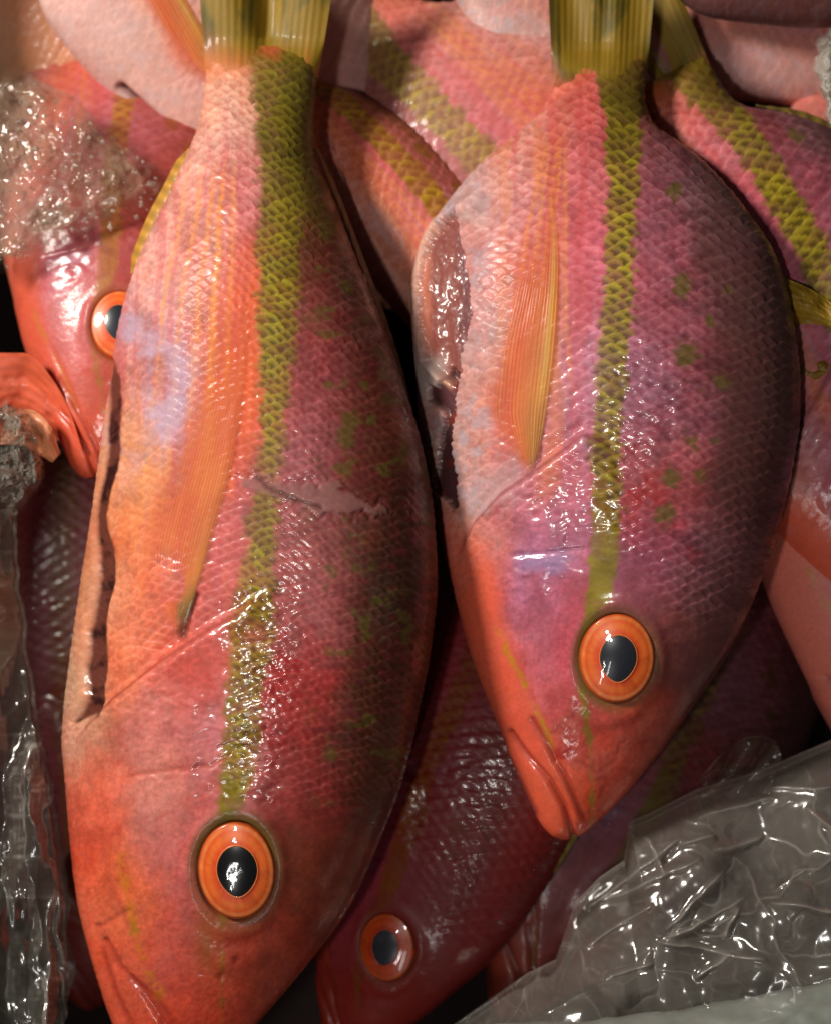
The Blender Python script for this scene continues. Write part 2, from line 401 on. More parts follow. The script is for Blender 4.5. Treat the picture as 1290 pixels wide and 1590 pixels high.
def eye_parts(parent, surf, spec, origin, persp, sub=40, name='eye'):
    """iris (the eye) with pupil and cornea as its children"""
    ex, ey, rx, ry = spec['eye']; pxo, pyo, prx, pry = spec['pupil']
    lift = spec.get('eye_lift', 0.0010)
    c0 = surf.at([ex], [ey])[0]
    gx = (surf.at([ex + rx * .9], [ey])[0] - surf.at([ex - rx * .9], [ey])[0])
    gy = (surf.at([ex], [ey + ry * .9])[0] - surf.at([ex], [ey - ry * .9])[0])
    sx = gx[2] / gx[0] * 0.75; sy = gy[2] / gy[1] * 0.75
    def place(dx, dy, hgt):
        z0 = c0[2] + lift
        f = (H - z0) / H if persp else 1.0
        X = dx * K * f; Y = -dy * K * f
        return np.stack([c0[0] + X, c0[1] + Y, z0 + X * sx + Y * sy + hgt], -1) - origin
    th = np.linspace(0, 2 * math.pi, 72, endpoint=False)
    r = np.concatenate([np.linspace(0.02, 0.9, sub), np.linspace(0.91, 1.06, 8)])[:, None]
    dome = spec.get('dome', 0.0026)
    hgt = dome * (1 - r ** 2.2) - np.where(r > 1, (r - 1) * 0.03, 0)
    px = (rx * r * np.cos(th)); py = (ry * r * np.sin(th))
    # colours of the iris by radius
    n = fbm(np.cos(th) * 3 + 5 + 0 * r, np.sin(th) * 3 + 5 + r * 2, 77)
    fine = vnoise(th * 14 + 0 * r, r * 5 + 0 * th, 12)
    cc = np.zeros(px.shape + (3,)) + lin((238, 92, 34))
    cc = mixc(cc, (206, 56, 26), smooth(0.64, 0.46, r) + 0 * th)
    cc = mixc(cc, (248, 122, 48), smooth(0.62, 0.72, r) * smooth(0.88, 0.76, r) * (0.5 + 0.7 * n))
    cc = mixc(cc, (244, 150, 78), smooth(0.86, 0.93, r) * smooth(1.0, .95, r) * (0.2 + 1.1 * n))
    cc = mixc(cc, (142, 74, 34), smooth(0.97, 1.04, r) + 0 * th)
    if 'eye_tint' in spec: cc = cc * np.array(spec['eye_tint'])
    cc = mixc(cc, (205, 66, 30), 0.5 * smooth(0.5, 0.75, n) * smooth(0.5, .6, r))
    cc *= (0.88 + 0.24 * fine)[..., None]
    iris = mesh_grid(name, place(px, py, hgt), IRIS, parent, wrap=True, cols=cc)
    # pupil: an oval drawn to a blunt point towards the snout
    rp = np.linspace(0.02, 1, 14)[:, None]
    tear = 1 + 0.08 * np.maximum(np.sin(th), 0) ** 4
    squeeze = 1 - 0.10 * np.maximum(np.sin(th), 0) ** 1.5
    qx = pxo - ex + prx * rp * np.cos(th) * squeeze; qy = pyo - ey + pry * rp * np.sin(th) * tear
    rr = np.hypot(qx / rx, qy / ry)
    mesh_grid('pupil', place(qx, qy, dome * (1 - rr ** 2.2) + 0.00025 + 0.0004 * (1 - rp ** 2)), spec.get('pupil_mat', PUPIL), iris, wrap=True)
    # golden rim round the pupil
    rg = np.linspace(1.0, 1.07, 5)[:, None]
    qx = pxo - ex + prx * rg * np.cos(th) * squeeze; qy = pyo - ey + pry * rg * np.sin(th) * tear
    rr = np.hypot(qx / rx, qy / ry)
    gc = np.zeros(qx.shape + (3,)) + lin((240, 126, 62))
    if 'eye_tint' in spec: gc = gc * np.array(spec['eye_tint'])
    gc *= (0.8 + 0.4 * n[:5])[..., None]
    mesh_grid('pupil_rim', place(qx, qy, dome * (1 - rr ** 2.2) + 0.00012 + 0.00022 * np.sin((rg - 1) / .07 * math.pi)), IRIS, iris, wrap=True, cols=gc)
    rc = np.linspace(0.01, 1.0, 26)[:, None]
    cx_ = rx * rc * np.cos(th); cy_ = ry * rc * np.sin(th)
    wob = (fbm(cx_ / 40 + 3, cy_ / 40, 5) - .5) * 0.0005
    mesh_grid('cornea', place(cx_, cy_, (dome + 0.0009) * (1 - rc ** 2.6) + 0.0003 + wob), CORNEA, iris, wrap=True)
    return iris

def blade_fin(name, surf, left, right, paint, parent, origin, nu=60, nv=120, lift=0.0009, rays=26, ray_amp=0.00014, curl=0.0):
    """a fin lying on the flank: left and right edges are polylines from root to tip in flank pixels"""
    def along(pts, v):
        pts = np.array(pts, float); d = np.concatenate([[0], np.cumsum(np.hypot(*np.diff(pts, axis=0).T))]); d /= d[-1]
        return np.stack([pchip(d, pts[:, 0])(v), pchip(d, pts[:, 1])(v)], -1)
    v = np.linspace(0, 1, nv); u = np.linspace(0, 1, nu)
    Lp, Rp = along(left, v), along(right, v)
    # coarse surface lookup, then interpolate
    cu = np.linspace(0, 1, 9); cvi = np.linspace(0, nv - 1, 25).astype(int)
    G = np.stack([[surf.at(*(Lp[j] * (1 - q) + Rp[j] * q).reshape(2, 1))[0] for q in cu] for j in cvi])
    Z = np.zeros((nv, nu, 3))
    tmp = np.stack([[np.interp(u, cu, G[a, :, c]) for c in range(3)] for a in range(len(cvi))])   # (25,3,nu)
    for c in range(3):
        for i in range(nu):
            Z[:, i, c] = np.interp(np.arange(nv), cvi, tmp[:, c, i])
    U, Vv = np.meshgrid(u, v)
    edge = np.minimum(U, 1 - U)
    h = lift * (0.35 + 0.65 * smooth(0, 0.16, edge)) * (1 - 0.3 * Vv) + ray_amp * np.cos(U * rays * 2 * math.pi + 2 * np.sin(Vv * 3))
    h += curl * smooth(0.75, 1, U)
    h += (fbm(U * 4, Vv * 6, 31) - .5) * 0.0008
    Z[..., 2] += h
    P = Lp[:, None] * (1 - u[None, :, None]) + Rp[:, None] * u[None, :, None]
    return fin_sheet(name, Z, paint(U, Vv, P[..., 0], P[..., 1]), FIN, parent, origin)

def edge_fin(name, pts, width, surfz, paint_rgb, parent, origin, persp, rays=20, nv=None, nu=9, drop=0.006, alpha=1.0, side=1, centre=(0, 0), seed=3, spiny=0.0):
    """a fin standing off the back or belly edge; pts are its root, width how far it stands out, px"""
    pts = np.array(pts, float)
    d = np.concatenate([[0], np.cumsum(np.hypot(*np.diff(pts, axis=0).T))]); d /= d[-1]
    nv = nv or rays * 6
    v = np.linspace(0, 1, nv)
    bx, by = pchip(d, pts[:, 0])(v), pchip(d, pts[:, 1])(v)
    tx, ty = np.gradient(bx), np.gradient(by); l = np.hypot(tx, ty); nx, ny = ty / l * side, -tx / l * side
    u = np.linspace(0, 1, nu)
    wv = width * np.interp(v, [0, .12, .5, .88, 1], [0.25, .85, 1, .8, .2])
    wv = wv * (1 - spiny * (0.5 - 0.5 * np.cos(v * rays * 2 * math.pi)))
    P = np.stack([bx[:, None] + nx[:, None] * (wv[:, None] * u[None]), by[:, None] + ny[:, None] * (wv[:, None] * u[None])], -1)
    z = surfz - drop * u[None] ** 1.5 + 0.0005 * np.cos(v * rays * 2 * math.pi)[:, None] * np.sqrt(u)[None] + (fbm(v * 9, v * 0, seed)[:, None] - .5) * 0.004 * u[None]
    if persp: Q = W(P[..., 0], P[..., 1], z)
    else: Q = np.stack([(P[..., 0] - centre[0]) * K, (centre[1] - P[..., 1]) * K, z], -1)
    cols = np.zeros(P.shape[:2] + (4,)); cols[..., :3] = lin(paint_rgb)
    ray = 0.5 + 0.5 * np.cos(v * rays * 2 * math.pi)[:, None]
    cols[..., :3] *= (0.7 + 0.5 * ray * (0.6 + .4 * fbm(v * 30, v * 0, seed)[:, None]))[..., None]
    cols[..., 3] = alpha
    return fin_sheet(name, Q, cols, FIN, parent, origin)

def tail_fin(spec, parent, origin, persp, z_of, centre=(0, 0), alpha=1.0, seed=5, wrist=None):
    """forked tail: two lobes fanned from the wrist of the tail, one mesh"""
    (xl, xr, yb), (lx, ly), (rx, ry), fork = spec['tail']     # root, left tip, right tip, fork y
    nu, nv = 90, 60
    u = np.linspace(0, 1, nu); v = np.linspace(0, 1, nv)
    U, Vv = np.meshgrid(u, v)
    bx = xl + (xr - xl) * U; by = yb + 0 * U
    xm = (lx + rx) / 2
    t = np.abs(U * 2 - 1)
    ty = np.where(U < .5, ly, ry) * t ** 1.3 + fork * (1 - t ** 1.3)
    tx = np.where(U < .5, lx + (xm - lx) * (U * 2) ** 0.8, rx + (xm - rx) * ((1 - U) * 2) ** 0.8)
    PX = bx + (tx - bx) * Vv; PY = by + (ty - by) * Vv
    z = z_of(PY) + 0.004 * np.sin(U * 9 + Vv * 2 + seed) * Vv + 0.0001 * np.cos(U * 34 * math.pi) * smooth(.1, .3, Vv) - 0.003 * np.exp(-((U - .52) / .10) ** 2) * smooth(0.1, 0.6, Vv)
    if wrist: z = z + np.interp(PY, [wrist[0] - 14, wrist[0], wrist[0] + 28, wrist[1]], [0, .0016, .0072, wrist[2] + .0015]) * np.sqrt(np.clip(1 - (2 * U - 1) ** 2, 0, 1)) + .0008
    if persp: Q = W(PX, PY, z)
    else: Q = np.stack([(PX - centre[0]) * K, (centre[1] - PY) * K, z], -1)
    n = fbm(U * 6, Vv * 3, seed); st = vnoise(U * 60, Vv * 3, seed + 3)
    c = np.zeros(U.shape + (4,)); base = np.zeros(U.shape + (3,)) + lin((138, 108, 14))
    base = mixc(base, (92, 82, 12), smooth(.4, .65, n))
    base = mixc(base, (206, 110, 62), smooth(.42, .1, Vv) * smooth(.35, .6, fbm(U * 5 + 3, Vv * 4, seed + 9)) * 0.9)
    base = mixc(base, (132, 92, 22), smooth(.55, .9, n) * .6)
    base *= (0.86 + 0.26 * st)[..., None]
    c[..., :3] = base; c[..., 3] = alpha * (smooth(.0, .24, Vv + (fbm(U * 7, Vv * 5, seed + 2) - .5) * .25) if wrist else 1)
    return fin_sheet('tail_fin', Q, c, FIN, parent, origin)

# ------------------------------------------------------------------ specimen A: the big fish at the left
A_SPEC = dict(full=0.9, rows=[
    # y, left, right, half thickness px, centre height m, roll degrees
    (72, 326, 490, 3, -0.0143, -0), (100, 322, 491, 26, -0.01265, -2.16), (150, 317, 490, 44, -0.011, -4.32), (200, 306, 488, 62, -0.00935, -6.48),
    (250, 286, 493, 74, -0.0077, -8.64), (300, 264, 514, 88, -0.00605, -10.8), (350, 238, 533, 100, -0.0044, -11.9), (420, 207, 560, 115, -0.00275, -13),
    (500, 183, 592, 130, -0.00165, -14), (600, 166, 626, 143, -0.001, -15.1), (700, 152, 656, 152, 0, -15.1), (800, 138, 673, 158, 0, -15.1),
    (900, 122, 678, 162, 0, -14), (1000, 108, 669, 163, 0, -13), (1100, 96, 650, 160, 0, -11.9), (1150, 93, 640, 156, -0.001, -10.8), (1200, 97, 627, 151, -0.001, -10.8),
    (1300, 105, 590, 136, -0.003, -10.8), (1400, 117, 545, 115, -0.006, -10.8), (1500, 143, 473, 88, -0.01, -9.72), (1590, 174, 398, 60, -0.014, -8.64),
    (1650, 205, 345, 36, -0.017, -6.48), (1680, 232, 315, 20, -0.018, -4.32), (1692, 255, 292, 9, -0.0185, -2.16), (1696, 272, 276, 1, -0.019, -0)],
    eye=(368, 1352, 58, 76), pupil=(370, 1350, 31, 39),
    tail=((322, 490, 150), (300, -150), (540, -160), -40))
A_ANCH = [(345,110,218,150,118),(350,200,218,165,152),(300,300,228,172,155),(370,300,208,124,128),(250,420,226,170,155),(330,420,218,145,130),
 (380,450,208,98,84),(230,560,196,158,172),(270,600,198,162,178),(190,600,220,146,102),(180,750,216,146,108),(330,560,220,118,84),(360,620,224,98,54),
 (160,900,206,146,116),(200,850,220,122,82),(230,950,224,112,82),(120,1080,192,154,128),(108,1160,204,134,112),(180,1030,224,122,84),(330,930,206,102,98),
 (300,1050,214,98,88),(250,1120,214,128,124),(330,1130,204,124,134),(150,1250,226,106,82),(250,1230,216,134,122),(320,1200,210,122,124),(280,1330,206,112,114),
 (150,1400,226,100,72),(200,1400,230,116,72),(270,1450,206,96,88),(330,1480,196,82,56),(180,1520,222,92,62),(300,1560,212,76,50),(400,1480,168,66,46),
 (480,1350,140,66,50),(470,1200,162,66,66),(460,1080,182,60,60),(470,950,176,96,102),(480,800,172,98,108),(470,700,172,92,104),(480,600,166,86,98),
 (480,500,154,76,82),(550,800,148,90,100),(570,650,142,84,88),(620,800,122,78,80),(600,1000,128,80,76),(560,1150,126,76,66),(500,400,130,72,66),
 (530,450,110,72,62),(480,300,100,78,38),(490,200,92,80,32),(640,900,104,76,68),(300,1660,206,74,48)]
def deepen(an, edge, brown=0.0):
    out = []
    for (x, y, r, g, b) in an:
        k = float(smooth(edge, edge + 110, np.array(float(x))))
        if x < 345 and y < 720: r, g, b = r * .96, g * .92, b * .96
        l = .3 * r + .6 * g + .1 * b; q = .02 * (1 - k); k2 = float(smooth(edge + 60, edge + 190, np.array(float(x))))
        r, g, b = r + (l - r) * q, g + (l - g) * q, b + (l - b) * q
        out.append((x, y, r * (1 - .16 * k - .20 * k2), g * (1 - .28 * k - .18 * k2), b * (0.97 - .33 * k - .22 * k2 - brown * k)))
    return out
A_FIELD = anchors_field(deepen(A_ANCH, 440, .10), 40)

def stripe_mask(px, py, table, soft=7, seed=1, ragged=9, cell=None):
    T = np.array(table, float)
    c, w_ = pchip(T[:, 0], T[:, 1])(py), pchip(T[:, 0], T[:, 2])(py)
    jag = (fbm(px / 16, py / 14, seed) - .5) * 2 * ragged
    if cell is not None: jag = jag * .5 + (cell - .5) * 13
    return smooth(soft, -soft, np.abs(px - c) - w_ + jag)

def paint_A(px, py):
    sr, rnd = scale_relief(px, py, 7.9, 25.5, 3, 335.0, 0.34)
    srf, rndf = scale_relief(px, py, 8.0, 13.0, 5)
    c = A_FIELD(px + (fbm(px/30, py/30, 9) - .5) * 40, py + (fbm(px/30 + 4, py/30, 19) - .5) * 60)
    mott = fbm(px / 24, py / 24, 21, 5); fine = fbm(px / 6, py / 6, 41, 3)
    c *= ((0.70 + 0.56 * mott) * (0.84 + 0.32 * fine))[..., None]
    vein = 1 - np.abs(fbm(px / 13, py / 26, 51, 4) * 2 - 1) * 2.2
    blo = fbm(px / 60, py / 95, 52, 4); spk = fbm(px / 3.2, py / 3.2, 53, 2)
    c = mixc(c, c * np.array([.78, .50, .46]), smooth(.52, .72, blo) * .55)
    c = mixc(c, c * np.array([.92, 1.02, 1.10]) + .02, smooth(.48, .30, blo) * .5)
    c = mixc(c, c * np.array([.86, .60, .56]), smooth(.45, .95, vein) * .40)
    c *= (.88 + .24 * spk)[..., None]
    # where scales show: none on snout and cheek, finer on the belly
    gill, gside, _ = dist_line(px, py, [(118, 1152), (175, 1090), (250, 1030), (318, 985), (372, 955), (420, 915)])
    headm = smooth(1180, 1280, py + (px - 370) * -0.15)
    throat = smooth(25, -25, (py - (1150 - (px - 120) * 0.75)) * -1) * smooth(380, 340, px)
    scal = (1 - headm) * (1 - throat * 0.75)
    belly = smooth(300, 215, px + (py - 600) * 0.10)
    amp = scal * (0.25 + 1.2 * fbm(px / 45, py / 45, 8)) * (0.00034 * (1 - belly * 0.65))
    disp = (sr - 0.55) * amp + (srf - .5) * 0.00016 * belly * scal
    # scale colour: paler plate, redder pocket
    pocket = smooth(0.42, 0.08, sr) * scal
    c = mixc(c, c * np.array([0.80, 0.52, 0.52]), pocket * 0.5 * (.3 + 1.2 * mott) * (1 - .5 * belly))
    c = mixc(c, np.clip(c * 1.25 + 0.03, 0, .8), smooth(.5, .95, sr) * scal * .40)
    c *= (1 + (rnd - .5) * 0.16 * scal)[..., None]
    colm = vnoise(px / 9.0 + (fbm(px / 80, py / 80, 3) - .5) * 2.2 + (py - 600) * .006 * (px < 400), py / 260, 15)
    c = mixc(c, (222, 128, 60), smooth(.55, .8, colm) * scal * smooth(430, 380, px) * smooth(230, 320, py) * smooth(1000, 850, py) * .30)
    c = mixc(c, (196, 92, 96), smooth(.42, .2, colm) * scal * smooth(430, 380, px) * smooth(120, 260, py) * smooth(1000, 850, py) * .45)
    # orange flush and yellow threads running along the scale rows of the lower flank
    flush, _, _ = dist_line(px, py, [(385, 330), (378, 450), (362, 600), (340, 720)])
    c = mixc(c, (226, 96, 46), smooth(55, 10, flush) * smooth(330, 480, py) * smooth(760, 640, py) * (.35 + .6 * mott))
    for k, (x0, x1, xw) in enumerate([(352, 322, 3.4), (338, 292, 2.6), (322, 262, 2.0), (368, 350, 2.2), (300, 232, 1.6)]):
        cx_ = np.interp(py, [230, 480, 700, 900], [x0, x0 * .3 + x1 * .7, x1, x1 - 22]) + (fbm(py / 40, py * 0 + k, 60) - .5) * 7
        ln = np.exp(-((px - cx_) / (xw + 1.5)) ** 2) * smooth(220, 330, py) * smooth(860, 700, py)
        c = mixc(c, (232, 152, 62), ln * (.75 if k == 0 else .5) * (.5 + .6 * smooth(.2, .7, sr)))
    # lilac patch on the belly side
    c = mixc(c, (184, 160, 180), smooth(.45, .75, fbm(px / 40, py / 34, 71)) * smooth(330, 270, px) * smooth(420, 520, py) * smooth(800, 640, py) * .7)
    # back: dark red and olive flecks
    back = smooth(445, 520, px - (py - 700) * 0.02) * (1 - headm)
    c = mixc(c, (112, 40, 44), back * smooth(.5, .7, fbm(px / 17, py / 11, 81)) * .55)
    c = mixc(c, (92, 92, 30), back * smooth(.60, .72, fbm(px / 30, py / 26, 91)) * .55)
    # raw red patch behind the eye
    c = mixc(c, (156, 34, 34), smooth(80, 10, np.hypot(px - 455, (py - 1070) * .55) + (blo - .5) * 120) * smooth(.42, .6, mott) * .65)
    # stripe
    st = [(60, 430, 52), (100, 432, 46), (200, 437, 39), (300, 438, 35), (400, 432, 32), (500, 430, 30), (600, 427, 24), (700, 421, 20), (735, 418, 18),
          (790, 410, 22), (860, 402, 22), (900, 396, 29), (960, 394, 33), (1000, 392, 33), (1060, 382, 28), (1120, 377, 27), (1200, 369, 25), (1245, 360, 22), (1290, 350, 6), (1330, 345, 0)]
    s = stripe_mask(px, py, st, 8, 101, 16, rnd * scal + .5 * (1 - scal))
    s *= 1 - 0.75 * np.exp(-((py - 752 - (px - 420) * .2) / 16) ** 2)
    s *= 1 - 0.55 * np.exp(-(np.hypot(px - 400, py - 985) / 20) ** 2)
    sc_ = np.zeros(px.shape + (3,)) + lin((142, 124, 26))
    sc_ = mixc(sc_, (76, 66, 14), smooth(.5, .1, sr) * .75 * scal)
    sc_ = mixc(sc_, (164, 150, 46), smooth(.5, .95, sr) * .7 * scal)
    sc_ = mixc(sc_, (96, 84, 22), smooth(420, 200, py) * .55)
    sc_ *= ((0.62 + 0.60 * mott) * (.86 + .28 * rnd))[..., None]
    c = mixc(c, sc_, s * np.clip(.55 + .5 * blo + .3 * (rnd - .5), 0, .96))
    # thin olive veil on the tail wrist
    c = mixc(c, (96, 84, 26), smooth(455, 485, px) * smooth(420, 250, py) * .8)
    c = mixc(c, (206, 116, 70), smooth(140, 85, py + (mott - .5) * 50) * smooth(420, 360, px) * .8)
    c = mixc(c, (112, 92, 20), smooth(112, 70, py + (mott - .5) * 60) * .9)
    c = mixc(c, (196, 100, 62), smooth(34, 12, np.hypot(px - 420, py - 68) + (mott - .5) * 30) * .8)
    # scar across the flank
    sd = in_poly(px + (fbm(px / 16, py / 16, 63, 4) - .5) * 40, py + (fbm(px / 16 + 5, py / 16, 67, 4) - .5) * 34,
                 [(372, 738), (420, 744), (470, 748), (520, 756), (560, 776), (604, 792), (598, 802), (545, 795), (500, 800), (470, 784), (425, 770), (380, 756)])
    pm = smooth(4, -6, sd)
    c = mixc(c, (146, 104, 100), pm * (.35 + .6 * mott))
    disp = disp * (1 - .75 * pm) + 0.0001 * pm - .0004 * np.exp(-((sd - 3) / 3) ** 2)
    cd_, _, _ = dist_line(px + (fine - .5) * 8, py + (mott - .5) * 14, [(402, 740), (425, 762), (445, 772), (500, 786)])
    disp -= .0006 * np.exp(-(cd_ / 3) ** 2); c = mixc(c, (70, 34, 30), np.exp(-(cd_ / 3) ** 2) * .7)
    # gill cover: raised plate on the head side of the line
    lim = smooth(112, 150, px) * smooth(430, 372, px)
    below = (py - np.interp(px, [118, 175, 250, 318, 372, 420], [1152, 1090, 1030, 985, 955, 915]))
    disp += lim * (0.0030 * np.exp(-np.maximum(below, 0) / 70) * smooth(-20, 16, below) - 0.0008 * np.exp(-((below + 18) / 14) ** 2))
    c = mixc(c, (150, 60, 52), lim * np.exp(-((below + 2) / 4.5) ** 2) * .6)
    pd, psd, _ = dist_line(px, py, [(140, 1230), (190, 1260), (240, 1262), (285, 1225), (300, 1150), (290, 1080)])
    disp += .0005 * np.exp(-(pd / 22) ** 2)
    pd, psd, _ = dist_line(px, py, [(300, 1300), (285, 1380), (300, 1450), (350, 1490), (400, 1480)])
    disp += .0004 * np.exp(-(pd / 18) ** 2)
    nd = np.minimum(np.hypot(px - 345, (py - 1515) * .8), np.hypot(px - 368, (py - 1490) * .8)); disp -= .0004 * np.exp(-(nd / 6) ** 2); c = mixc(c, (150, 50, 36), np.exp(-(nd / 6) ** 2) * .5)
    # preopercle and cheek folds
    for pts, dp, wd_ in [([(205, 1205), (270, 1195), (330, 1190), (360, 1170)], .0005, 5), ([(160, 1300), (170, 1380), (210, 1450)], .0003, 6),
                         ([(155, 1440), (200, 1415)], .0005, 5), ([(152, 1438), (160, 1468)], .0005, 4)]:
        d, _, _ = dist_line(px, py, pts)
        disp -= dp * np.exp(-(d / wd_) ** 2); c = mixc(c, (188, 84, 66), np.exp(-(d / wd_) ** 2) * .35)
    # yellow thread from cheek to lip, gold fleck
    yd, _, _ = dist_line(px, py, [(190, 1330), (200, 1400), (212, 1460), (228, 1500), (248, 1550)])
    c = mixc(c, (200, 126, 34), np.exp(-((yd + (mott - .5) * 22) / 6) ** 2) * smooth(.3, .65, fine) * .75)
    c = mixc(c, (170, 130, 26), smooth(20, 2, np.hypot((px - 210) * 1.6, py - 1440) + (fine - .5) * 26) * .7)
    # lips
    for pts, dp, wd_ in [([(165, 1462), (185, 1500), (222, 1540), (262, 1600), (285, 1690)], .0013, 5.5), ([(160, 1475), (180, 1540), (212, 1610), (240, 1670)], .0006, 5),
                         ([(205, 1520), (245, 1550), (290, 1620)], .0004, 6)]:
        d, _, _ = dist_line(px, py, pts)
        disp -= dp * np.exp(-(d / wd_) ** 2); c = mixc(c, (150, 44, 34), np.exp(-(d / wd_) ** 2) * .55)
    # olive band round and below the eye
    er = np.hypot((px - 366) / 58, (py - 1352) / 76)
    ering = smooth(1.42, 1.08, er)
    c = mixc(c, (104, 84, 30), ering * (.35 + .45 * smooth(0.2, -.5, (py - 1352) / 76) + .2 * mott))
    c = mixc(c, (150, 92, 34), np.exp(-((px - 318 - (py - 1400) * .05) / 16) ** 2) * smooth(1400, 1440, py) * smooth(1540, 1470, py) * .55)
    disp += 0.0008 * np.exp(-((er - 1.25) / .18) ** 2) - 0.0055 * smooth(1.06, .9, er) 
    pk, _, _ = dist_line(px, py, [(282, 985), (292, 955), (302, 925)])
    disp -= .0016 * np.exp(-(pk / 7) ** 2); c = mixc(c, (92, 40, 24), np.exp(-(pk / 7) ** 2) * .8)
    pk = np.hypot((px - 262) * .8, (py - 905) * .6); disp += .0012 * np.exp(-(pk / 34) ** 2)
    # crinkled slime on the head
    crz = smooth(95, 30, np.abs(px - (392 - (py - 1100) * .12))) * smooth(885, 930, py) * smooth(1262, 1235, py)
    crz = np.maximum(crz, .8 * smooth(120, 50, np.hypot((px - 290) * .8, py - 1150)))
    rid = 1 - np.abs(fbm(px / 24, py / 20, 131, 3) * 2 - 1) * 2
    disp += crz * smooth(1.15, 1.6, er) * rid * 0.00052 + headm * (fine - .5) * 0.00006 + throat * (fine - .5) * .00012
    # the gutted belly: a long slit with its curled flap
    slit = [(170, 560), (184, 590), (185, 640), (184, 700), (176, 742), (172, 760), (166, 800), (174, 852), (170, 900), (160, 960), (160, 1040), (152, 1112), (138, 1110), (112, 1122),
            (134, 1080), (128, 1045), (138, 1000), (140, 950), (150, 890), (152, 850), (150, 800), (160, 740), (166, 690), (168, 620), (164, 580)]
    sd = in_poly(px + (fbm(px / 60, py / 90, 77) - .5) * 14, py, slit)
    m = smooth(4, -4, sd)
    c = mixc(c, (104, 54, 42), m); c = mixc(c, (56, 20, 18), m * smooth(.45, .65, mott))
    disp -= smooth(9, -5, sd) * (0.0010 + .0014 * smooth(800, 920, py))
    flap = smooth(26, 4, np.abs(sd)) * (1 - m) * smooth(560, 600, py) * smooth(1125, 1090, py)
    left = smooth(4, -4, px - np.interp(py, [560, 700, 850, 1000, 1110], [168, 168, 156, 142, 134]))
    c = mixc(c, (206, 142, 110), flap * left * (.15 + .7 * mott))
    disp += 0.0001 * np.exp(-((sd - 5) / 7) ** 2) * flap
    gloss = np.clip(0.22 + 0.05 * back - .5 * smooth(360, 300, px) * smooth(900, 760, py) + 0.5 * crz + .5 * headm + .4 * s * smooth(880, 930, py) + .5 * m + (mott - .5) * 1.1, 0, 1)
    gloss = gloss * (1 - .95 * smooth(1.55, 1.12, er))
    disp += (fine - .5) * 0.00006 * smooth(1.0, 1.4, er)
    c = np.clip(c, .003, 1) ** 1.09
    return np.clip(c, 0.003, .85), disp, gloss

# ------------------------------------------------------------------ specimen B: the fish in the middle; also the pattern of the others
B_SPEC = dict(full=0.9, rows=[
    (78, 868, 996, 3, -0.021, -0), (110, 864, 1000, 24, -0.0195, -2.72), (150, 852, 1000, 40, -0.0175, -5.44), (180, 832, 1006, 56, -0.0155, -8.16), (200, 810, 1018, 63, -0.014, -9.52), (220, 782, 1044, 70, -0.0125, -10.9),
    (250, 746, 1080, 82, -0.0105, -12.2), (300, 702, 1125, 99, -0.008, -13.6), (350, 666, 1160, 114, -0.0055, -15), (400, 646, 1189, 126, -0.0035, -16.3),
    (450, 640, 1206, 135, -0.002, -16.3), (500, 641, 1217, 141, -0.001, -16.3), (600, 648, 1228, 148, 0, -16.3), (650, 651, 1228, 150, 0, -16.3), (700, 656, 1222, 150, 0, -16.3),
    (800, 675, 1203, 147, 0, -15), (900, 702, 1172, 137, -0.001, -15), (1000, 727, 1131, 120, -0.003, -13.6), (1100, 763, 1068, 98, -0.006, -12.2),
    (1150, 783, 1034, 84, -0.008, -10.9), (1200, 801, 996, 68, -0.01, -10.9), (1250, 823, 953, 46, -0.012, -8.16), (1280, 840, 922, 28, -0.013, -5.44), (1296, 856, 902, 14, -0.0135, -2.72), (1303, 871, 884, 3, -0.014, -0)],
    eye=(957, 1022, 56, 68), pupil=(958, 1021, 28, 35),
    tail=((858, 1000, 155), (846, -120), (1026, -130), -30))
B_ANCH = [(880,140,222,132,104),(910,180,208,106,118),(800,230,218,154,144),(740,290,206,168,168),(720,340,202,168,168),(790,300,212,144,150),(880,260,212,122,128),
 (900,350,212,106,122),(905,450,206,112,138),(890,560,198,128,154),(880,640,192,122,148),(760,400,212,144,154),(740,470,202,158,162),(790,420,224,122,92),
 (720,620,196,154,154),(700,700,192,154,150),(760,660,224,122,96),(740,720,206,152,148),(780,760,192,142,158),(700,830,196,168,160),(740,860,230,118,94),
 (740,950,232,106,82),(760,1040,232,112,88),(790,1130,230,102,82),(840,1230,232,102,68),(870,1280,234,96,58),(850,780,206,112,128),(860,840,196,118,152),
 (830,900,188,132,176),(820,960,196,122,148),(880,950,206,98,118),(870,1020,214,106,128),(840,1080,214,112,124),(890,1140,202,92,84),(940,1150,206,78,62),
 (940,1210,212,82,56),(1000,1150,176,72,54),(1010,950,158,78,84),(1060,980,132,76,70),(1000,880,160,88,120),(1080,900,136,80,92),(1000,780,178,76,88),
 (1040,720,168,86,94),(1000,620,164,104,130),(1060,620,156,96,116),(1060,500,156,84,100),(1020,400,168,88,106),(1020,300,160,90,106),(1020,220,144,84,90),
 (1080,280,130,90,100),(1120,400,124,76,88),(1150,550,124,76,88),(1160,700,116,72,80),(1190,600,98,78,80),(1120,330,118,92,98),(1180,480,100,86,88),(1100,1000,122,66,60)]
B_FIELD = anchors_field(deepen(B_ANCH, 1060, .10), 40)

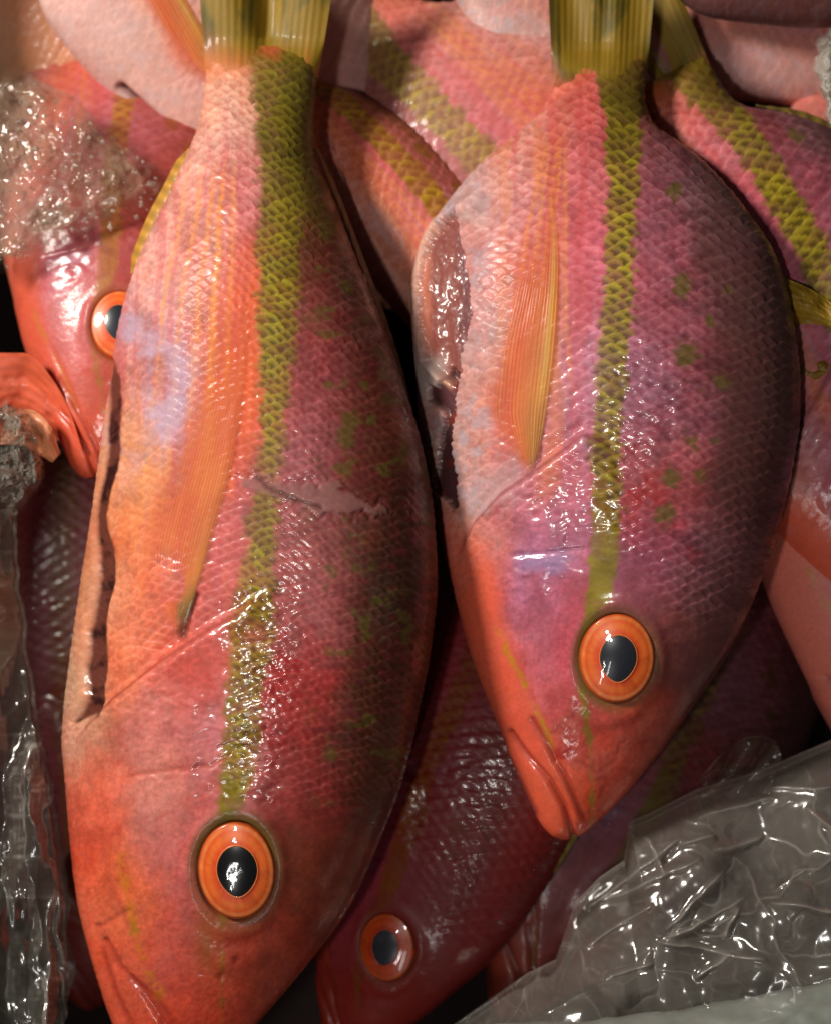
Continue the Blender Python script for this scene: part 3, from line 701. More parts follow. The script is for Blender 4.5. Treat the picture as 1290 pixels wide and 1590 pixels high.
def paint_B(px, py, gutted=True, seed=0, p=9.0, wd=30.5, tint=None, damage=True, relief=1.0, stw=1.0):
    sr, rnd = scale_relief(px, py, p, wd, 103 + seed, 930.0, 0.22)
    srf, _ = scale_relief(px, py, 8.5, 14.0, 105 + seed)
    c = B_FIELD(px + (fbm(px/30, py/30, 209 + seed) - .5) * 36, py + (fbm(px/30 + 4, py/30, 219 + seed) - .5) * 50)
    mott = fbm(px / 24, py / 24, 221 + seed, 5); fine = fbm(px / 6, py / 6, 241 + seed, 3)
    c *= ((0.70 + 0.56 * mott) * (0.84 + 0.32 * fine))[..., None]
    vein = 1 - np.abs(fbm(px / 13, py / 26, 351 + seed, 4) * 2 - 1) * 2.2
    blo = fbm(px / 60, py / 95, 352 + seed, 4); spk = fbm(px / 3.2, py / 3.2, 353 + seed, 2)
    c = mixc(c, c * np.array([.78, .50, .46]), smooth(.52, .72, blo) * .55)
    c = mixc(c, c * np.array([.92, 1.02, 1.10]) + .02, smooth(.48, .30, blo) * .5)
    c = mixc(c, c * np.array([.86, .60, .56]), smooth(.45, .95, vein) * .40)
    c *= (.88 + .24 * spk)[..., None]
    gy = np.interp(px, [690, 740, 780, 850, 905, 940, 1000, 1060], [900, 812, 768, 720, 678, 690, 790, 860])
    below = py - gy
    headm = smooth(20, 110, below - np.where(px > 940, 40, 0))
    scal = 1 - headm
    belly = smooth(800, 735, px - (py - 500) * 0.05)
    disp = (sr - .55) * scal * (.3 + 1.1 * fbm(px / 45, py / 45, 208 + seed)) * 0.00039 * relief * (1 - belly * .75) + (srf - .5) * 0.00015 * belly * scal
    pocket = smooth(.42, .08, sr) * scal
    c = mixc(c, c * np.array([.78, .46, .50]), pocket * .5 * (.3 + 1.2 * mott) * (1 - .7 * belly))
    c = mixc(c, np.clip(c * 1.28 + .03, 0, .8), smooth(.5, .95, sr) * scal * .45)
    c *= (1 + (rnd - .5) * .18 * scal)[..., None]
    # silvery scale edges on belly
    c = mixc(c, (176, 164, 176), belly * smooth(.5, .7, fbm(px / 18, py / 22, 251 + seed)) * .5 * scal)
    colm = vnoise(px / 10.0 + (fbm(px / 80, py / 80, 103 + seed) - .5) * 2.0 + np.where(px < 900, (900 - px) * (py - 250) * .00008, 0), py / 240, 115)
    c = mixc(c, (222, 132, 70), smooth(.55, .8, colm) * scal * smooth(900, 860, px) * smooth(740, 800, px) * smooth(150, 220, py) * .45)
    c = mixc(c, (204, 84, 84), smooth(.45, .2, colm) * scal * smooth(945, 900, px) * smooth(740, 800, px) * .40)
    # yellow and orange threads on the lower flank
    for k, (x0, x1, ww) in enumerate([(852, 826, 2.6), (862, 858, 2.2), (838, 800, 2.2), (824, 772, 1.8), (876, 884, 1.6)]):
        cx_ = np.interp(py, [170, 330, 620], [x0 * .4 + 880 * .6, x0, x1]) + (fbm(py / 40, py * 0 + k, 260 + seed) - .5) * 6
        ln = np.exp(-((px - cx_) / (ww + 1.2)) ** 2) * smooth(180, 260, py) * smooth(640, 560, py)
        c = mixc(c, (228, 146, 60), ln * .6 * (.4 + .7 * smooth(.2, .7, sr)))
    # back: plum with darker pockets and olive spots
    back = smooth(985, 1060, px) * (1 - smooth(1, 120, below - 120))
    c = mixc(c, (86, 34, 46), back * smooth(.5, .72, fbm(px / 18, py / 11, 271 + seed)) * .5)
    for (ox, oy, orr) in [(1046, 300, 12), (1062, 443, 17), (1062, 560, 21), (1075, 690, 16), (1085, 730, 14), (1120, 590, 11), (1040, 740, 17), (1032, 800, 15), (1100, 500, 9), (1130, 450, 9), (1090, 620, 9), (1110, 690, 9)]:
        d = np.hypot(px - ox, (py - oy) * .75) + (mott - .5) * 34 + (sr - .5) * 8
        c = mixc(c, (96, 88, 24), smooth(orr * 1.1, orr * .3, d) * .75)
    c = mixc(c, (160, 36, 38), smooth(70, 5, np.hypot(px - 1005, (py - 770) * .6) + (blo - .5) * 150) * smooth(.4, .6, mott) * .7)
    # grey bloom along the very back
    c = mixc(c, (104, 66, 68), smooth(1105, 1165, px + np.abs(py - 600) * .19 + (blo - .5) * 60) * .5)
    # stripe
    st = [(70, 962, 36), (110, 962, 38), (150, 966, 34), (200, 969, 29), (300, 965, 23), (400, 962, 23), (500, 957, 24), (560, 950, 24), (640, 944, 22), (700, 941, 23),
          (800, 941, 22), (880, 934, 21), (930, 928, 18), (960, 915, 9), (1000, 905, 6), (1060, 904, 5), (1120, 910, 6), (1160, 916, 3), (1180, 918, 0)]
    st = [(a_, b_, w_ * stw) for a_, b_, w_ in st]
    s = stripe_mask(px, py, st, 5, 301 + seed, 12, rnd * scal + .5 * (1 - scal))
    cs = np.zeros(px.shape + (3,)) + lin((144, 126, 24))
    cs = mixc(cs, (74, 62, 12), smooth(.5, .1, sr) * .8 * scal)
    cs = mixc(cs, (172, 156, 48), smooth(.5, .95, sr) * .7 * scal)
    cs = mixc(cs, (104, 94, 24), smooth(300, 140, py) * .6)
    cs *= ((.64 + .6 * mott) * (.86 + .28 * rnd))[..., None]
    c = mixc(c, cs, s * np.clip(.62 + .5 * blo + .3 * (rnd - .5), 0, .97))
    c = mixc(c, (100, 80, 24), smooth(930, 965, px) * smooth(215, 130, py) * .8)
    c = mixc(c, (112, 90, 18), smooth(122, 80, py + (mott - .5) * 50) * .9)
    c = mixc(c, (200, 100, 56), smooth(150, 100, py) * smooth(930, 890, px) * smooth(75, 100, py) * .7)
    # gill cover
    lim = smooth(705, 745, px) * smooth(960, 915, px)
    disp += lim * (.0030 * np.exp(-np.maximum(below, 0) / 70) * smooth(-20, 16, below) - .0008 * np.exp(-((below + 18) / 14) ** 2))
    c = mixc(c, (140, 76, 76), lim * np.exp(-((below + 2) / 4) ** 2) * .65)
    c = mixc(c, (190, 160, 160), lim * smooth(-70, -30, below) * smooth(0, -12, below) * smooth(830, 780, px) * .55)
    # preopercle ledge with its lilac band
    pd, _, _ = dist_line(px, py, [(798, 862), (850, 858), (905, 852)])
    disp -= .0006 * np.exp(-(pd / 5) ** 2)
    c = mixc(c, (166, 146, 190), smooth(24, 4, np.hypot((px - 845) * .35, py - 872) + (mott - .5) * 26) * .6)
    pd, _, _ = dist_line(px, py, [(790, 780), (795, 850), (812, 900)]); disp += .0004 * np.exp(-(pd / 14) ** 2)
    pd, psd, _ = dist_line(px, py, [(726, 930), (770, 955), (812, 950), (840, 905), (846, 840), (835, 790)])
    disp += .0004 * np.exp(-(pd / 20) ** 2)
    pd, psd, _ = dist_line(px, py, [(895, 980), (880, 1040), (888, 1100), (930, 1125), (985, 1110)])
    disp += .0005 * np.exp(-(pd / 11) ** 2)
    # orange jaw
    jd = px - np.interp(py, [800, 880, 950, 1040, 1140, 1210, 1300], [760, 772, 778, 805, 850, 872, 905])
    c = mixc(c, (232, 104, 74), smooth(14, -14, jd) * smooth(800, 880, py - (px - 740)) * .7)
    yd, _, _ = dist_line(px, py, [(768, 965), (785, 1010), (806, 1046), (826, 1090), (850, 1142), (862, 1180)])
    c = mixc(c, (196, 138, 34), np.exp(-((yd + (fine - .5) * 9) / 4.5) ** 2) * smooth(.3, .6, mott) * .9)
    disp -= .0005 * np.exp(-(yd / 5) ** 2) * smooth(1030, 1080, py)
    # mouth
    for pts, dp, ww in [([(792, 1138), (818, 1172), (852, 1210), (876, 1252), (890, 1303)], .0016, 5), ([(826, 1118), (852, 1162), (880, 1212), (905, 1268)], .0007, 5.5), ([(776, 1150), (800, 1200), (830, 1262)], .0003, 6)]:
        d, _, _ = dist_line(px, py, pts)
        disp -= dp * np.exp(-(d / ww) ** 2); c = mixc(c, (138, 40, 30), np.exp(-(d / ww) ** 2) * .6)
    lip, _, _ = dist_line(px, py, [(800, 1165), (838, 1215), (868, 1285)]); disp += .0008 * np.exp(-(lip / 16) ** 2)
    lip, _, _ = dist_line(px, py, [(840, 1165), (872, 1212), (900, 1270)]); disp += .0006 * np.exp(-(lip / 11) ** 2)
    # bruised snout
    if damage:
        for pts, ww in [([(852, 1134), (878, 1130), (886, 1112), (896, 1104)], 4), ([(880, 1130), (884, 1150), (880, 1165)], 4), ([(930, 1180), (940, 1205), (936, 1230)], 4), ([(900, 1180), (925, 1200), (960, 1170), (968, 1150)], 3.5)]:
            d, _, _ = dist_line(px + (fbm(px / 14, py / 14, 55, 3) - .5) * 26, py + (fbm(px / 14 + 7, py / 14, 57, 3) - .5) * 26, pts)
            disp -= .00005 * np.exp(-(d / ww / 1.6) ** 2); c = mixc(c, (150, 58, 54), np.exp(-(d / ww / 1.5) ** 2) * .38)
            disp += .00004 * np.exp(-((d - 9) / 5) ** 2); c = mixc(c, (206, 120, 100), np.exp(-((d - 9) / 6) ** 2) * .2)
        c = mixc(c, (170, 40, 36), smooth(22, 6, np.hypot(px - 878, py - 1168) + (fine - .5) * 30) * .7)
    # eye surround
    ex, ey, rx, ry = B_SPEC['eye']
    er = np.hypot((px - ex) / rx, (py - ey) / ry)
    c = mixc(c, (110, 88, 36), smooth(1.38, 1.06, er) * (.35 + .35 * smooth(.3, -.6, (px - ex) / rx) + .3 * mott))
    disp += .0008 * np.exp(-((er - 1.24) / .18) ** 2) - .0055 * smooth(1.06, .9, er) 
    # slime wrinkles
    crz = smooth(110, 40, np.hypot((px - 1000), (py - 620) * .8)) + smooth(70, 30, np.hypot((px - 860) * .8, py - 800)) + smooth(60, 20, np.hypot((px - 830) * .6, py - 895)) + smooth(40, 15, np.abs(px - 940)) * smooth(640, 670, py) * smooth(860, 820, py)
    crz = np.clip(crz, 0, 1)
    rid = 1 - np.abs(fbm(px / 26, py / 20, 331 + seed, 3) * 2 - 1) * 2
    disp += crz * rid * .00048 + headm * (fine - .5) * .00006 + (fine - .5) * .00004
    gloss = np.clip(.20 + .05 * back - .35 * smooth(860, 800, px) * smooth(700, 600, py) + .5 * crz + .35 * headm + (mott - .5) * 1.1, 0, 1) * (1 - .95 * smooth(1.55, 1.12, er))
    if gutted:
        cav = [(704, 322), (714, 380), (724, 440), (730, 480), (722, 520), (712, 548), (716, 575), (704, 600), (684, 586), (660, 560), (650, 500), (650, 430), (662, 376), (684, 336)]
        tear = [(694, 570), (708, 590), (704, 640), (698, 690), (706, 740), (709, 782), (702, 794), (690, 776), (672, 764), (676, 712), (684, 672), (690, 640), (664, 620), (660, 596), (676, 602)]
        jag = (fine - .5) * 9
        m1 = smooth(3, -3, in_poly(px + jag, py + jag, cav)); m2 = smooth(3, -3, in_poly(px + jag, py, tear))
        c = mixc(c, (148, 86, 78), m1); c = mixc(c, (128, 82, 84), m1 * smooth(690, 715, px + (mott - .5) * 30)); c = mixc(c, (196, 120, 100), m1 * smooth(668, 654, px))
        c = mixc(c, (100, 62, 64), m2); c = mixc(c, (150, 60, 44), m2 * smooth(.5, .7, mott) * .6)
        disp -= m1 * .0046 * (.4 + .6 * smooth(652, 700, px)) + m2 * .0026
        disp += m1 * (fbm(px / 12, py / 30, 401) - .5) * .0026
        lip1 = in_poly(px, py, cav)
        rim = np.exp(-((lip1 - 5) / 5) ** 2) * smooth(700, 690, px + (py < 345) * 20)
        c = mixc(c, (222, 172, 150), rim * .8); disp += rim * .0010
        c = mixc(c, (196, 178, 172), smooth(690, 670, px) * smooth(540, 570, py) * smooth(640, 600, py) * (1 - m2) * .8)
        gloss = np.clip(gloss + .45 * m1 + .6 * m2, 0, 1)
    c = np.clip(c, .003, 1) ** 1.09
    if tint is not None:
        c = tint(c, px, py)
    return np.clip(c, .003, .85), disp, gloss

ALL = dict()

# ------------------------------------------------------------------ setting: floor of the fish bin
def floor():
    n = 60
    g = np.linspace(-0.42, 0.42, n); X, Y = np.meshgrid(g, g * 1.1)
    Z = -0.150 + (fbm(X * 30 + 9, Y * 30 + 9, 3) - .5) * 0.006
    m = plain('wet_bin_plastic', (22, 12, 10), 0.8, 0.0, noise=60, spec=.1)
    o = mesh_grid('bin_floor', np.stack([X, Y, Z], -1), m)
    o['kind'] = 'structure'
    return o
floor()
def shade_wall():  # unseen side wall, added and sized to shade the low fish at left
    n = 40
    v, u = np.meshgrid(np.linspace(-.42, .42, n), np.linspace(0, 1, 12), indexing='ij')
    X = -0.195 - .03 * u + (fbm(v * 12 + 9, u * 3, 4) - .5) * .01; Z = -.155 + .168 * u
    o = mesh_grid('shade_wall', np.stack([X, v, Z], -1), plain('shade_wall_plastic', (70, 66, 62), .4, .2, noise=50)); o['kind'] = 'structure'
shade_wall()

# ------------------------------------------------------------------ the two whole fish on top
def hero(name_label, spec, paint, rows, nf, nb, root_px):
    V, N, PX, PY, ys, nfr = section_grid(spec, rows, nf, nb, True)
    c, d, g = paint(PX, PY)
    V2 = V + N * d[..., None]
    origin = np.array(W(np.array(root_px[0]), np.array(root_px[1]), np.array(-0.038)))
    t = thing('snapper_fish', name_label, 'fish', tuple(origin))
    body = mesh_grid('body', V2 - origin, SKIN, t, wrap=True, cols=c, attrs={'gloss': g})
    surf = Surf(V, PX, PY, nfr)
    eye_parts(t, surf, spec, origin, True)
    return t, surf, origin

def fin_paint_A(U, V, px, py):
    n = fbm(U * 5, V * 7, 51, 4); ray = 0.5 + .5 * np.cos(U * 26 * 2 * math.pi + 2 * np.sin(V * 3))
    fr = vnoise(U * 90, V * 5, 55)
    c = np.zeros(U.shape + (4,)); b = np.zeros(U.shape + (3,)) + lin((224, 92, 42))
    b = mixc(b, (232, 122, 44), smooth(.4, .7, n) * .8)
    b = mixc(b, (226, 76, 44), smooth(.45, .05, U) * smooth(.9, .3, V) * .8)
    b = mixc(b, (206, 128, 40), smooth(.55, .95, U) * smooth(.55, .2, V) * .8)
    b = mixc(b, (214, 116, 98), smooth(.5, .15, U) * smooth(.20, .06, V) * .8)
    b = mixc(b, (124, 100, 26), smooth(.45, .75, U) * smooth(.18, .05, V))
    b = mixc(b, (150, 84, 96), np.exp(-((U - .4) / .16) ** 2 - ((V - .2) / .035) ** 2) * .7)
    b = mixc(b, (240, 160, 70), ray * fr * .55 * smooth(.1, .3, V))
    b = mixc(b, (176, 54, 28), (1 - ray) * .5 * smooth(.1, .3, V))
    c[..., :3] = b
    c[..., 3] = smooth(1.0, .45, V + (n - .5) * .3) * (.58 + .3 * n) * smooth(0, .5, U + (n - .5) * .2) * smooth(0, .10, 1 - U) * smooth(-.02, .10, V + (n - .5) * .06)
    return c

def fin_paint_B(U, V, px, py):
    n = fbm(U * 5, V * 7, 61, 4); ray = .5 + .5 * np.cos(U * 20 * 2 * math.pi + 2 * np.sin(V * 3)); fr = vnoise(U * 70, V * 4, 65)
    c = np.zeros(U.shape + (4,)); b = np.zeros(U.shape + (3,)) + lin((226, 94, 36))
    b = mixc(b, (208, 138, 38), smooth(.45, .8, U) * smooth(.75, .2, V) * .9)
    b = mixc(b, (132, 100, 22), smooth(.5, .9, U) * smooth(.34, .12, V) * .9)
    b = mixc(b, (226, 112, 86), smooth(.5, .1, U) * smooth(.35, .1, V) * .9)
    b = mixc(b, (236, 164, 62), ray * fr * .65); b = mixc(b, (184, 62, 26), (1 - ray) * .45)
    b = mixc(b, (228, 178, 70), np.exp(-((U - .86) / .05) ** 2) * .8 * smooth(.2, .4, V)); b = mixc(b, (228, 168, 70), np.exp(-((U - .16) / .04) ** 2) * .7 * smooth(.3, .5, V))
    c[..., :3] = b
    c[..., 3] = smooth(1.0, .55, V + (n - .5) * .25) * (.62 + .3 * n) * smooth(.02, .55, U + (n - .5) * .2) * smooth(0, .06, 1 - U) * smooth(-.02, .10, V + (n - .5) * .06)
    return c

A_SPEC['pupil_mat'] = plain('black_pupil', (16, 16, 19), 0.25, 0.6)
tA, sA, oA = hero('largest fish, long orange-pink snapper at left lying head down, snout cut off by the frame', A_SPEC, paint_A, 900, 330, 40, (390, 900))
blade_fin('pectoral_fin', sA, [(266, 985), (222, 925), (206, 862), (220, 790), (250, 700), (288, 600), (312, 500), (336, 420)],
          [(284, 985), (306, 925), (336, 830), (362, 735), (382, 620), (390, 520), (380, 410)], fin_paint_A, tA, oA, lift=0.0009, rays=30, curl=.0004)
tail_fin(A_SPEC, tA, oA, True, lambda y: -0.0138 + 0.00003 * np.maximum(80 - y, 0), wrist=(72, 150, .0115))
edge_fin('anal_fin', [(296, 232), (264, 300), (236, 355), (206, 425)], 15, -0.010, (182, 130, 34), tA, oA, True, rays=10, side=-1, drop=.003)
edge_fin('dorsal_fin', [(492, 230), (520, 305), (560, 412), (605, 535), (642, 660)], 9, -0.003, (92, 72, 34), tA, oA, True, rays=16, side=1, drop=.004)

tB, sB, oB = hero('plump snapper in the middle lying head down, whole head and closed mouth in view', B_SPEC, paint_B, 760, 340, 40, (935, 650))
blade_fin('pectoral_fin', sB, [(814, 742), (772, 696), (742, 640), (748, 560), (772, 470), (798, 390), (826, 300)],
          [(826, 742), (840, 690), (856, 610), (866, 520), (870, 430), (868, 370), (858, 290)], fin_paint_B, tB, oB, lift=0.0009, rays=22, curl=.0003)
tail_fin(B_SPEC, tB, oB, True, lambda y: -0.0206 + 0.00003 * np.maximum(80 - y, 0), seed=8, wrist=(78, 155, .0110))
edge_fin('dorsal_fin', [(1030, 208), (1088, 258), (1136, 318), (1176, 372), (1208, 452), (1226, 560)], 8, -0.006, (104, 84, 42), tB, oB, True, rays=18, side=1, drop=.004)

# ------------------------------------------------------------------ the fish of the lower layers
CEN = (935, 650)
B2 = dict(B_SPEC); B2['rows'] = [(r[0], r[1], r[2], r[3], (r[4] * 0.35), 0) for r in B_SPEC['rows']]
def lower_fish(label, anchor, px, z, ang, roll=0.0, pitch=0.0, scale=1.0, mirror=False, rows=420, nf=150, seed=0, tint=None, eye=True, pect=False, tail=True, dorsal=True, gutted=False, dorsal_w=10, damage=False, slit=False, wx=1.0, eye_tint=None, stw=1.0):
    """anchor: a point on the fish in its own pixels that shall stand at photo pixel px and height z"""
    V, N, PX, PY, ys, nfr = section_grid(B2, rows, nf, 36, False, CEN)
    c, d, g = paint_B(PX, PY, gutted=gutted, seed=seed * 17, tint=tint, damage=damage, p=10.0 / max(scale * .95, .5), wd=32.0 / max(scale * wx, .38), relief=1.5, stw=stw)
    if slit:
        ld, _, _ = dist_line(PX, PY, [(668, 600), (682, 680), (696, 770)])
        d = d - .004 * np.exp(-(ld / 7) ** 2); c = mixc(c, (90, 34, 30), np.exp(-(ld / 7) ** 2))
    V2 = V + N * d[..., None]
    sx = -1 if mirror else 1
    if mirror: V2 = V2 * np.array([-1, 1, 1])
    t = thing('snapper_fish', label, 'fish')
    R = Matrix.Rotation(math.radians(ang), 3, 'Z') @ Matrix.Rotation(math.radians(pitch), 3, 'X') @ Matrix.Rotation(math.radians(roll), 3, 'Y')
    a = Vector(((anchor[0] - CEN[0]) * K * sx, (CEN[1] - anchor[1]) * K, 0)) * scale; a.x *= wx
    tgt = Vector(W(np.array(px[0]), np.array(px[1]), np.array(z)))
    loc = tgt - R @ a
    t.location = loc; t.rotation_euler = R.to_euler(); t.scale = (scale * wx, scale, scale)
    mesh_grid('body', V2, SKIN_BACK, t, wrap=True, cols=c, attrs={'gloss': g})
    surf = Surf(V, PX, PY, nfr); Z0 = np.zeros(3)
    parts = []
    if eye: parts.append(eye_parts(t, surf, dict(B2, eye_tint=eye_tint) if eye_tint else B2, Z0, False, sub=20))
    if pect: parts.append(blade_fin('pectoral_fin', surf, [(818, 744), (786, 700), (758, 650), (768, 560), (786, 470), (808, 390), (832, 310)],
          [(826, 742), (840, 690), (856, 610), (866, 520), (870, 430), (868, 370), (858, 300)], fin_paint_B, t, Z0, nu=40, nv=60, lift=.0014))
    if tail: parts.append(tail_fin(B2, t, Z0, False, lambda y: -0.013 + 0 * y, centre=CEN, seed=seed))
    if dorsal: parts.append(edge_fin('dorsal_fin', [(1030, 208), (1088, 258), (1136, 318), (1176, 372), (1208, 452), (1226, 560), (1226, 660), (1208, 780)], dorsal_w, 0.0, (128, 104, 40), t, Z0, False, rays=22, side=1, drop=.002, centre=CEN))
    if mirror:
        for o in list(t.children_recursive):
            if o.name.split('.')[0] == 'body': continue
            n = len(o.data.vertices); co = np.zeros(n * 3, np.float32); o.data.vertices.foreach_get('co', co)
            co = co.reshape(-1, 3) * np.array([-1, 1, 1], np.float32); o.data.vertices.foreach_set('co', co.ravel()); o.data.flip_normals(); o.data.update()
    return t

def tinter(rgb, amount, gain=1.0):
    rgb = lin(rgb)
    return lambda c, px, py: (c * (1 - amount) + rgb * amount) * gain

# fish beneath the gap between the two big ones; body and eye tints hold painted shade
lower_fish('red snapper, coloured dark for shade, under the two big fish, its eye near the bottom edge', (957, 1022), (634, 1464), -0.046, -17, roll=-24, scale=.80, seed=1,
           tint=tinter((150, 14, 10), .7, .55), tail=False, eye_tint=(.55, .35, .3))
# dark fish at the lower right, half under the plastic bag
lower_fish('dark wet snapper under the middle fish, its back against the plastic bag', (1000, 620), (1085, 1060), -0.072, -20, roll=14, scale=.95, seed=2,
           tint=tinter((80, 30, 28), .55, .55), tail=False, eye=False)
# fish with yellow stripe at the top right
lower_fish('snapper with broad yellow stripe slanting out at the right edge', (966, 180), (1112, 168), -0.027, 27.5, roll=2, pitch=-3, scale=.90, seed=4, eye=False, dorsal_w=16, stw=1.3)
# fish at the right edge, head down
right_fish = lower_fish('salmon-pink snapper head at the right edge of the frame', (740, 950), (1206, 880), -0.030, 4, roll=6, pitch=-7, scale=.98, seed=3,
           tint=tinter((224, 142, 130), .45), tail=False, pect=False)
# pair crossing between the tails
lower_fish('orange-bellied snapper between the two big fish, running down under the middle one', (966, 110), (452, 88), -0.048, 39, roll=14, scale=.80, wx=.52, stw=2.1, seed=5,
           tint=tinter((232, 124, 44), .25), eye=False)
lower_fish('snapper with green stripe and pale belly, back to back with the orange-bellied one', (966, 260), (628, 132), -0.058, 41, roll=-3, scale=.95, wx=1.0, stw=1.35, mirror=True, seed=6,
           tint=tinter((226, 150, 120), .2), eye=False, dorsal=False)
lower_fish('silvery-bellied snapper beside the tail of the middle fish', (646, 420), (735, 70), -0.046, 42, roll=20, scale=.6, seed=7,
           tint=tinter((216, 188, 178), .3), eye=False, tail=False, dorsal=False)
# upper left
lower_fish('pale pink snapper slanting down behind the tail of the largest fish', (648, 560), (152, 125), -0.056, 38, roll=6, pitch=12, scale=.85, seed=8,
           tint=tinter((232, 184, 170), .5), eye=False, tail=False, dorsal=False, pect=True, slit=True)
left_fish = lower_fish('small snapper with orange mouth at the left edge, half covered by ice', (957, 1022), (204, 540), -0.040, 1, roll=-4, pitch=-20, scale=.78, seed=9,
           tint=tinter((210, 88, 62), .45, .85), tail=False, dorsal=False)
lower_fish('red snapper, coloured as if shaded, deep under the belly of the largest fish', (900, 450), (85, 900), -0.105, 6, roll=-8, scale=.9, seed=10,
           tint=tinter((120, 18, 14), .75, .4), eye=False, tail=False)  # tint darkens this fish to carry the shade it lies in
lower_fish('tan-orange snapper in the upper left corner behind the ice', (760, 500), (20, 40), -0.085, 22, roll=0, scale=.55, seed=11,
           tint=tinter((214, 150, 100), .7), eye=False, tail=False, dorsal=False)
# top right corner
lower_fish('pale pink snapper lying crosswise in the upper right corner', (645, 600), (1200, 160), -0.062, 80, roll=8, scale=.55, seed=12,
           tint=tinter((226, 160, 150), .4), eye=False, tail=False, dorsal=False)
lower_fish('red snapper, shade in its tint, lying crosswise along the top edge', (645, 600), (1190, 40), -0.030, 80, roll=-10, scale=.55, seed=13,
           tint=tinter((96, 22, 20), .75, .6), eye=False, tail=False, dorsal=False)  # dark tint: red skin with the shadow along the edge painted in

def loose_fin(name, parent, left, right, z0, z1, rgb, seed, bulge=.006):
    """a fin of a lower fish, given where it lies"""
    nu, nv = 40, 60
    u, v = np.linspace(0, 1, nu), np.linspace(0, 1, nv)
    def al(p):
        p = np.array(p, float); d = np.concatenate([[0], np.cumsum(np.hypot(*np.diff(p, axis=0).T))]); d /= d[-1]
        return np.stack([pchip(d, p[:, 0])(v), pchip(d, p[:, 1])(v)], -1)
    P = al(left)[:, None] * (1 - u[None, :, None]) + al(right)[:, None] * u[None, :, None]
    U, Vv = np.meshgrid(u, v)
    z = z0 + (z1 - z0) * U + bulge * np.sin(U * math.pi) + .0001 * np.cos(U * 50) + (fbm(U * 3, Vv * 3, seed) - .5) * .006
    c = np.zeros(U.shape + (4,)); c[..., :3] = lin(rgb); c[..., :3] *= (.7 + .08 * np.cos(U * 50) + .5 * fbm(U * 8, Vv * 8, seed))[..., None]; c[..., 3] = 1
    o = fin_sheet(name, W(P[..., 0], P[..., 1], z), c, FIN, parent)
    M = Matrix.LocRotScale(parent.location, parent.rotation_euler, parent.scale)
    o.matrix_parent_inverse = M.inverted()
    return o
loose_fin('pelvic_fin', right_fish, [(1215, 430), (1260, 450), (1310, 486)], [(1222, 520), (1262, 520), (1310, 530)], .013, .006, (166, 128, 26), 3)
loose_fin('pelvic_fin', right_fish, [(1218, 545), (1262, 555), (1312, 570)], [(1222, 640), (1250, 622), (1312, 606)], .010, .002, (140, 104, 26), 4)

loose_fin('jaw', left_fish, [(-30, 548), (36, 548), (84, 592), (110, 642), (128, 698)], [(-30, 690), (0, 676), (36, 664), (78, 676), (116, 706)], -.020, -.030, (216, 92, 58), 5, bulge=.0)
loose_fin('jaw', left_fish, [(10, 632), (48, 636), (80, 664), (94, 704)], [(0, 690), (30, 690), (58, 704), (82, 718)], -.016, -.022, (222, 138, 96), 6, bulge=.003)

# ------------------------------------------------------------------ plastic bag, liner and ice
def crease_height(px, py, creases):
    h = 0 * px
    for (x0, y0, x1, y1, amp, wd) in creases:
        d, side, t = dist_line(px, py, [(x0, y0), (x1, y1)])
        L = math.hypot(x1 - x0, y1 - y0)
        s = ((px - x0) * (x1 - x0) + (py - y0) * (y1 - y0)) / L / L
        fade = smooth(-.12, .15, s) * smooth(1.12, .85, s)
        h = h + amp * np.exp(-np.abs(d) / wd) * fade
    return h

def facets(x, y, cell, seed):
    u, v = x / cell, y / cell
    i = np.floor(u).astype(int); j = np.floor(v).astype(int); fx, fy = u - i, v - j
    T = np.random.RandomState(seed).rand(64, 64)
    g = lambda a, b: T[a & 63, b & 63]
    z00, z10, z01, z11 = g(i, j), g(i + 1, j), g(i, j + 1), g(i + 1, j + 1)
    A_ = np.where(fx + fy < 1, z00 + (z10 - z00) * fx + (z01 - z00) * fy, z11 + (z01 - z11) * (1 - fx) + (z10 - z11) * (1 - fy))
    B_ = np.where(fx > fy, z00 + (z10 - z00) * fx + (z11 - z10) * fy, z00 + (z01 - z00) * fy + (z11 - z01) * fx)
    return np.where((i + j) % 2 == 0, A_, B_) - .5

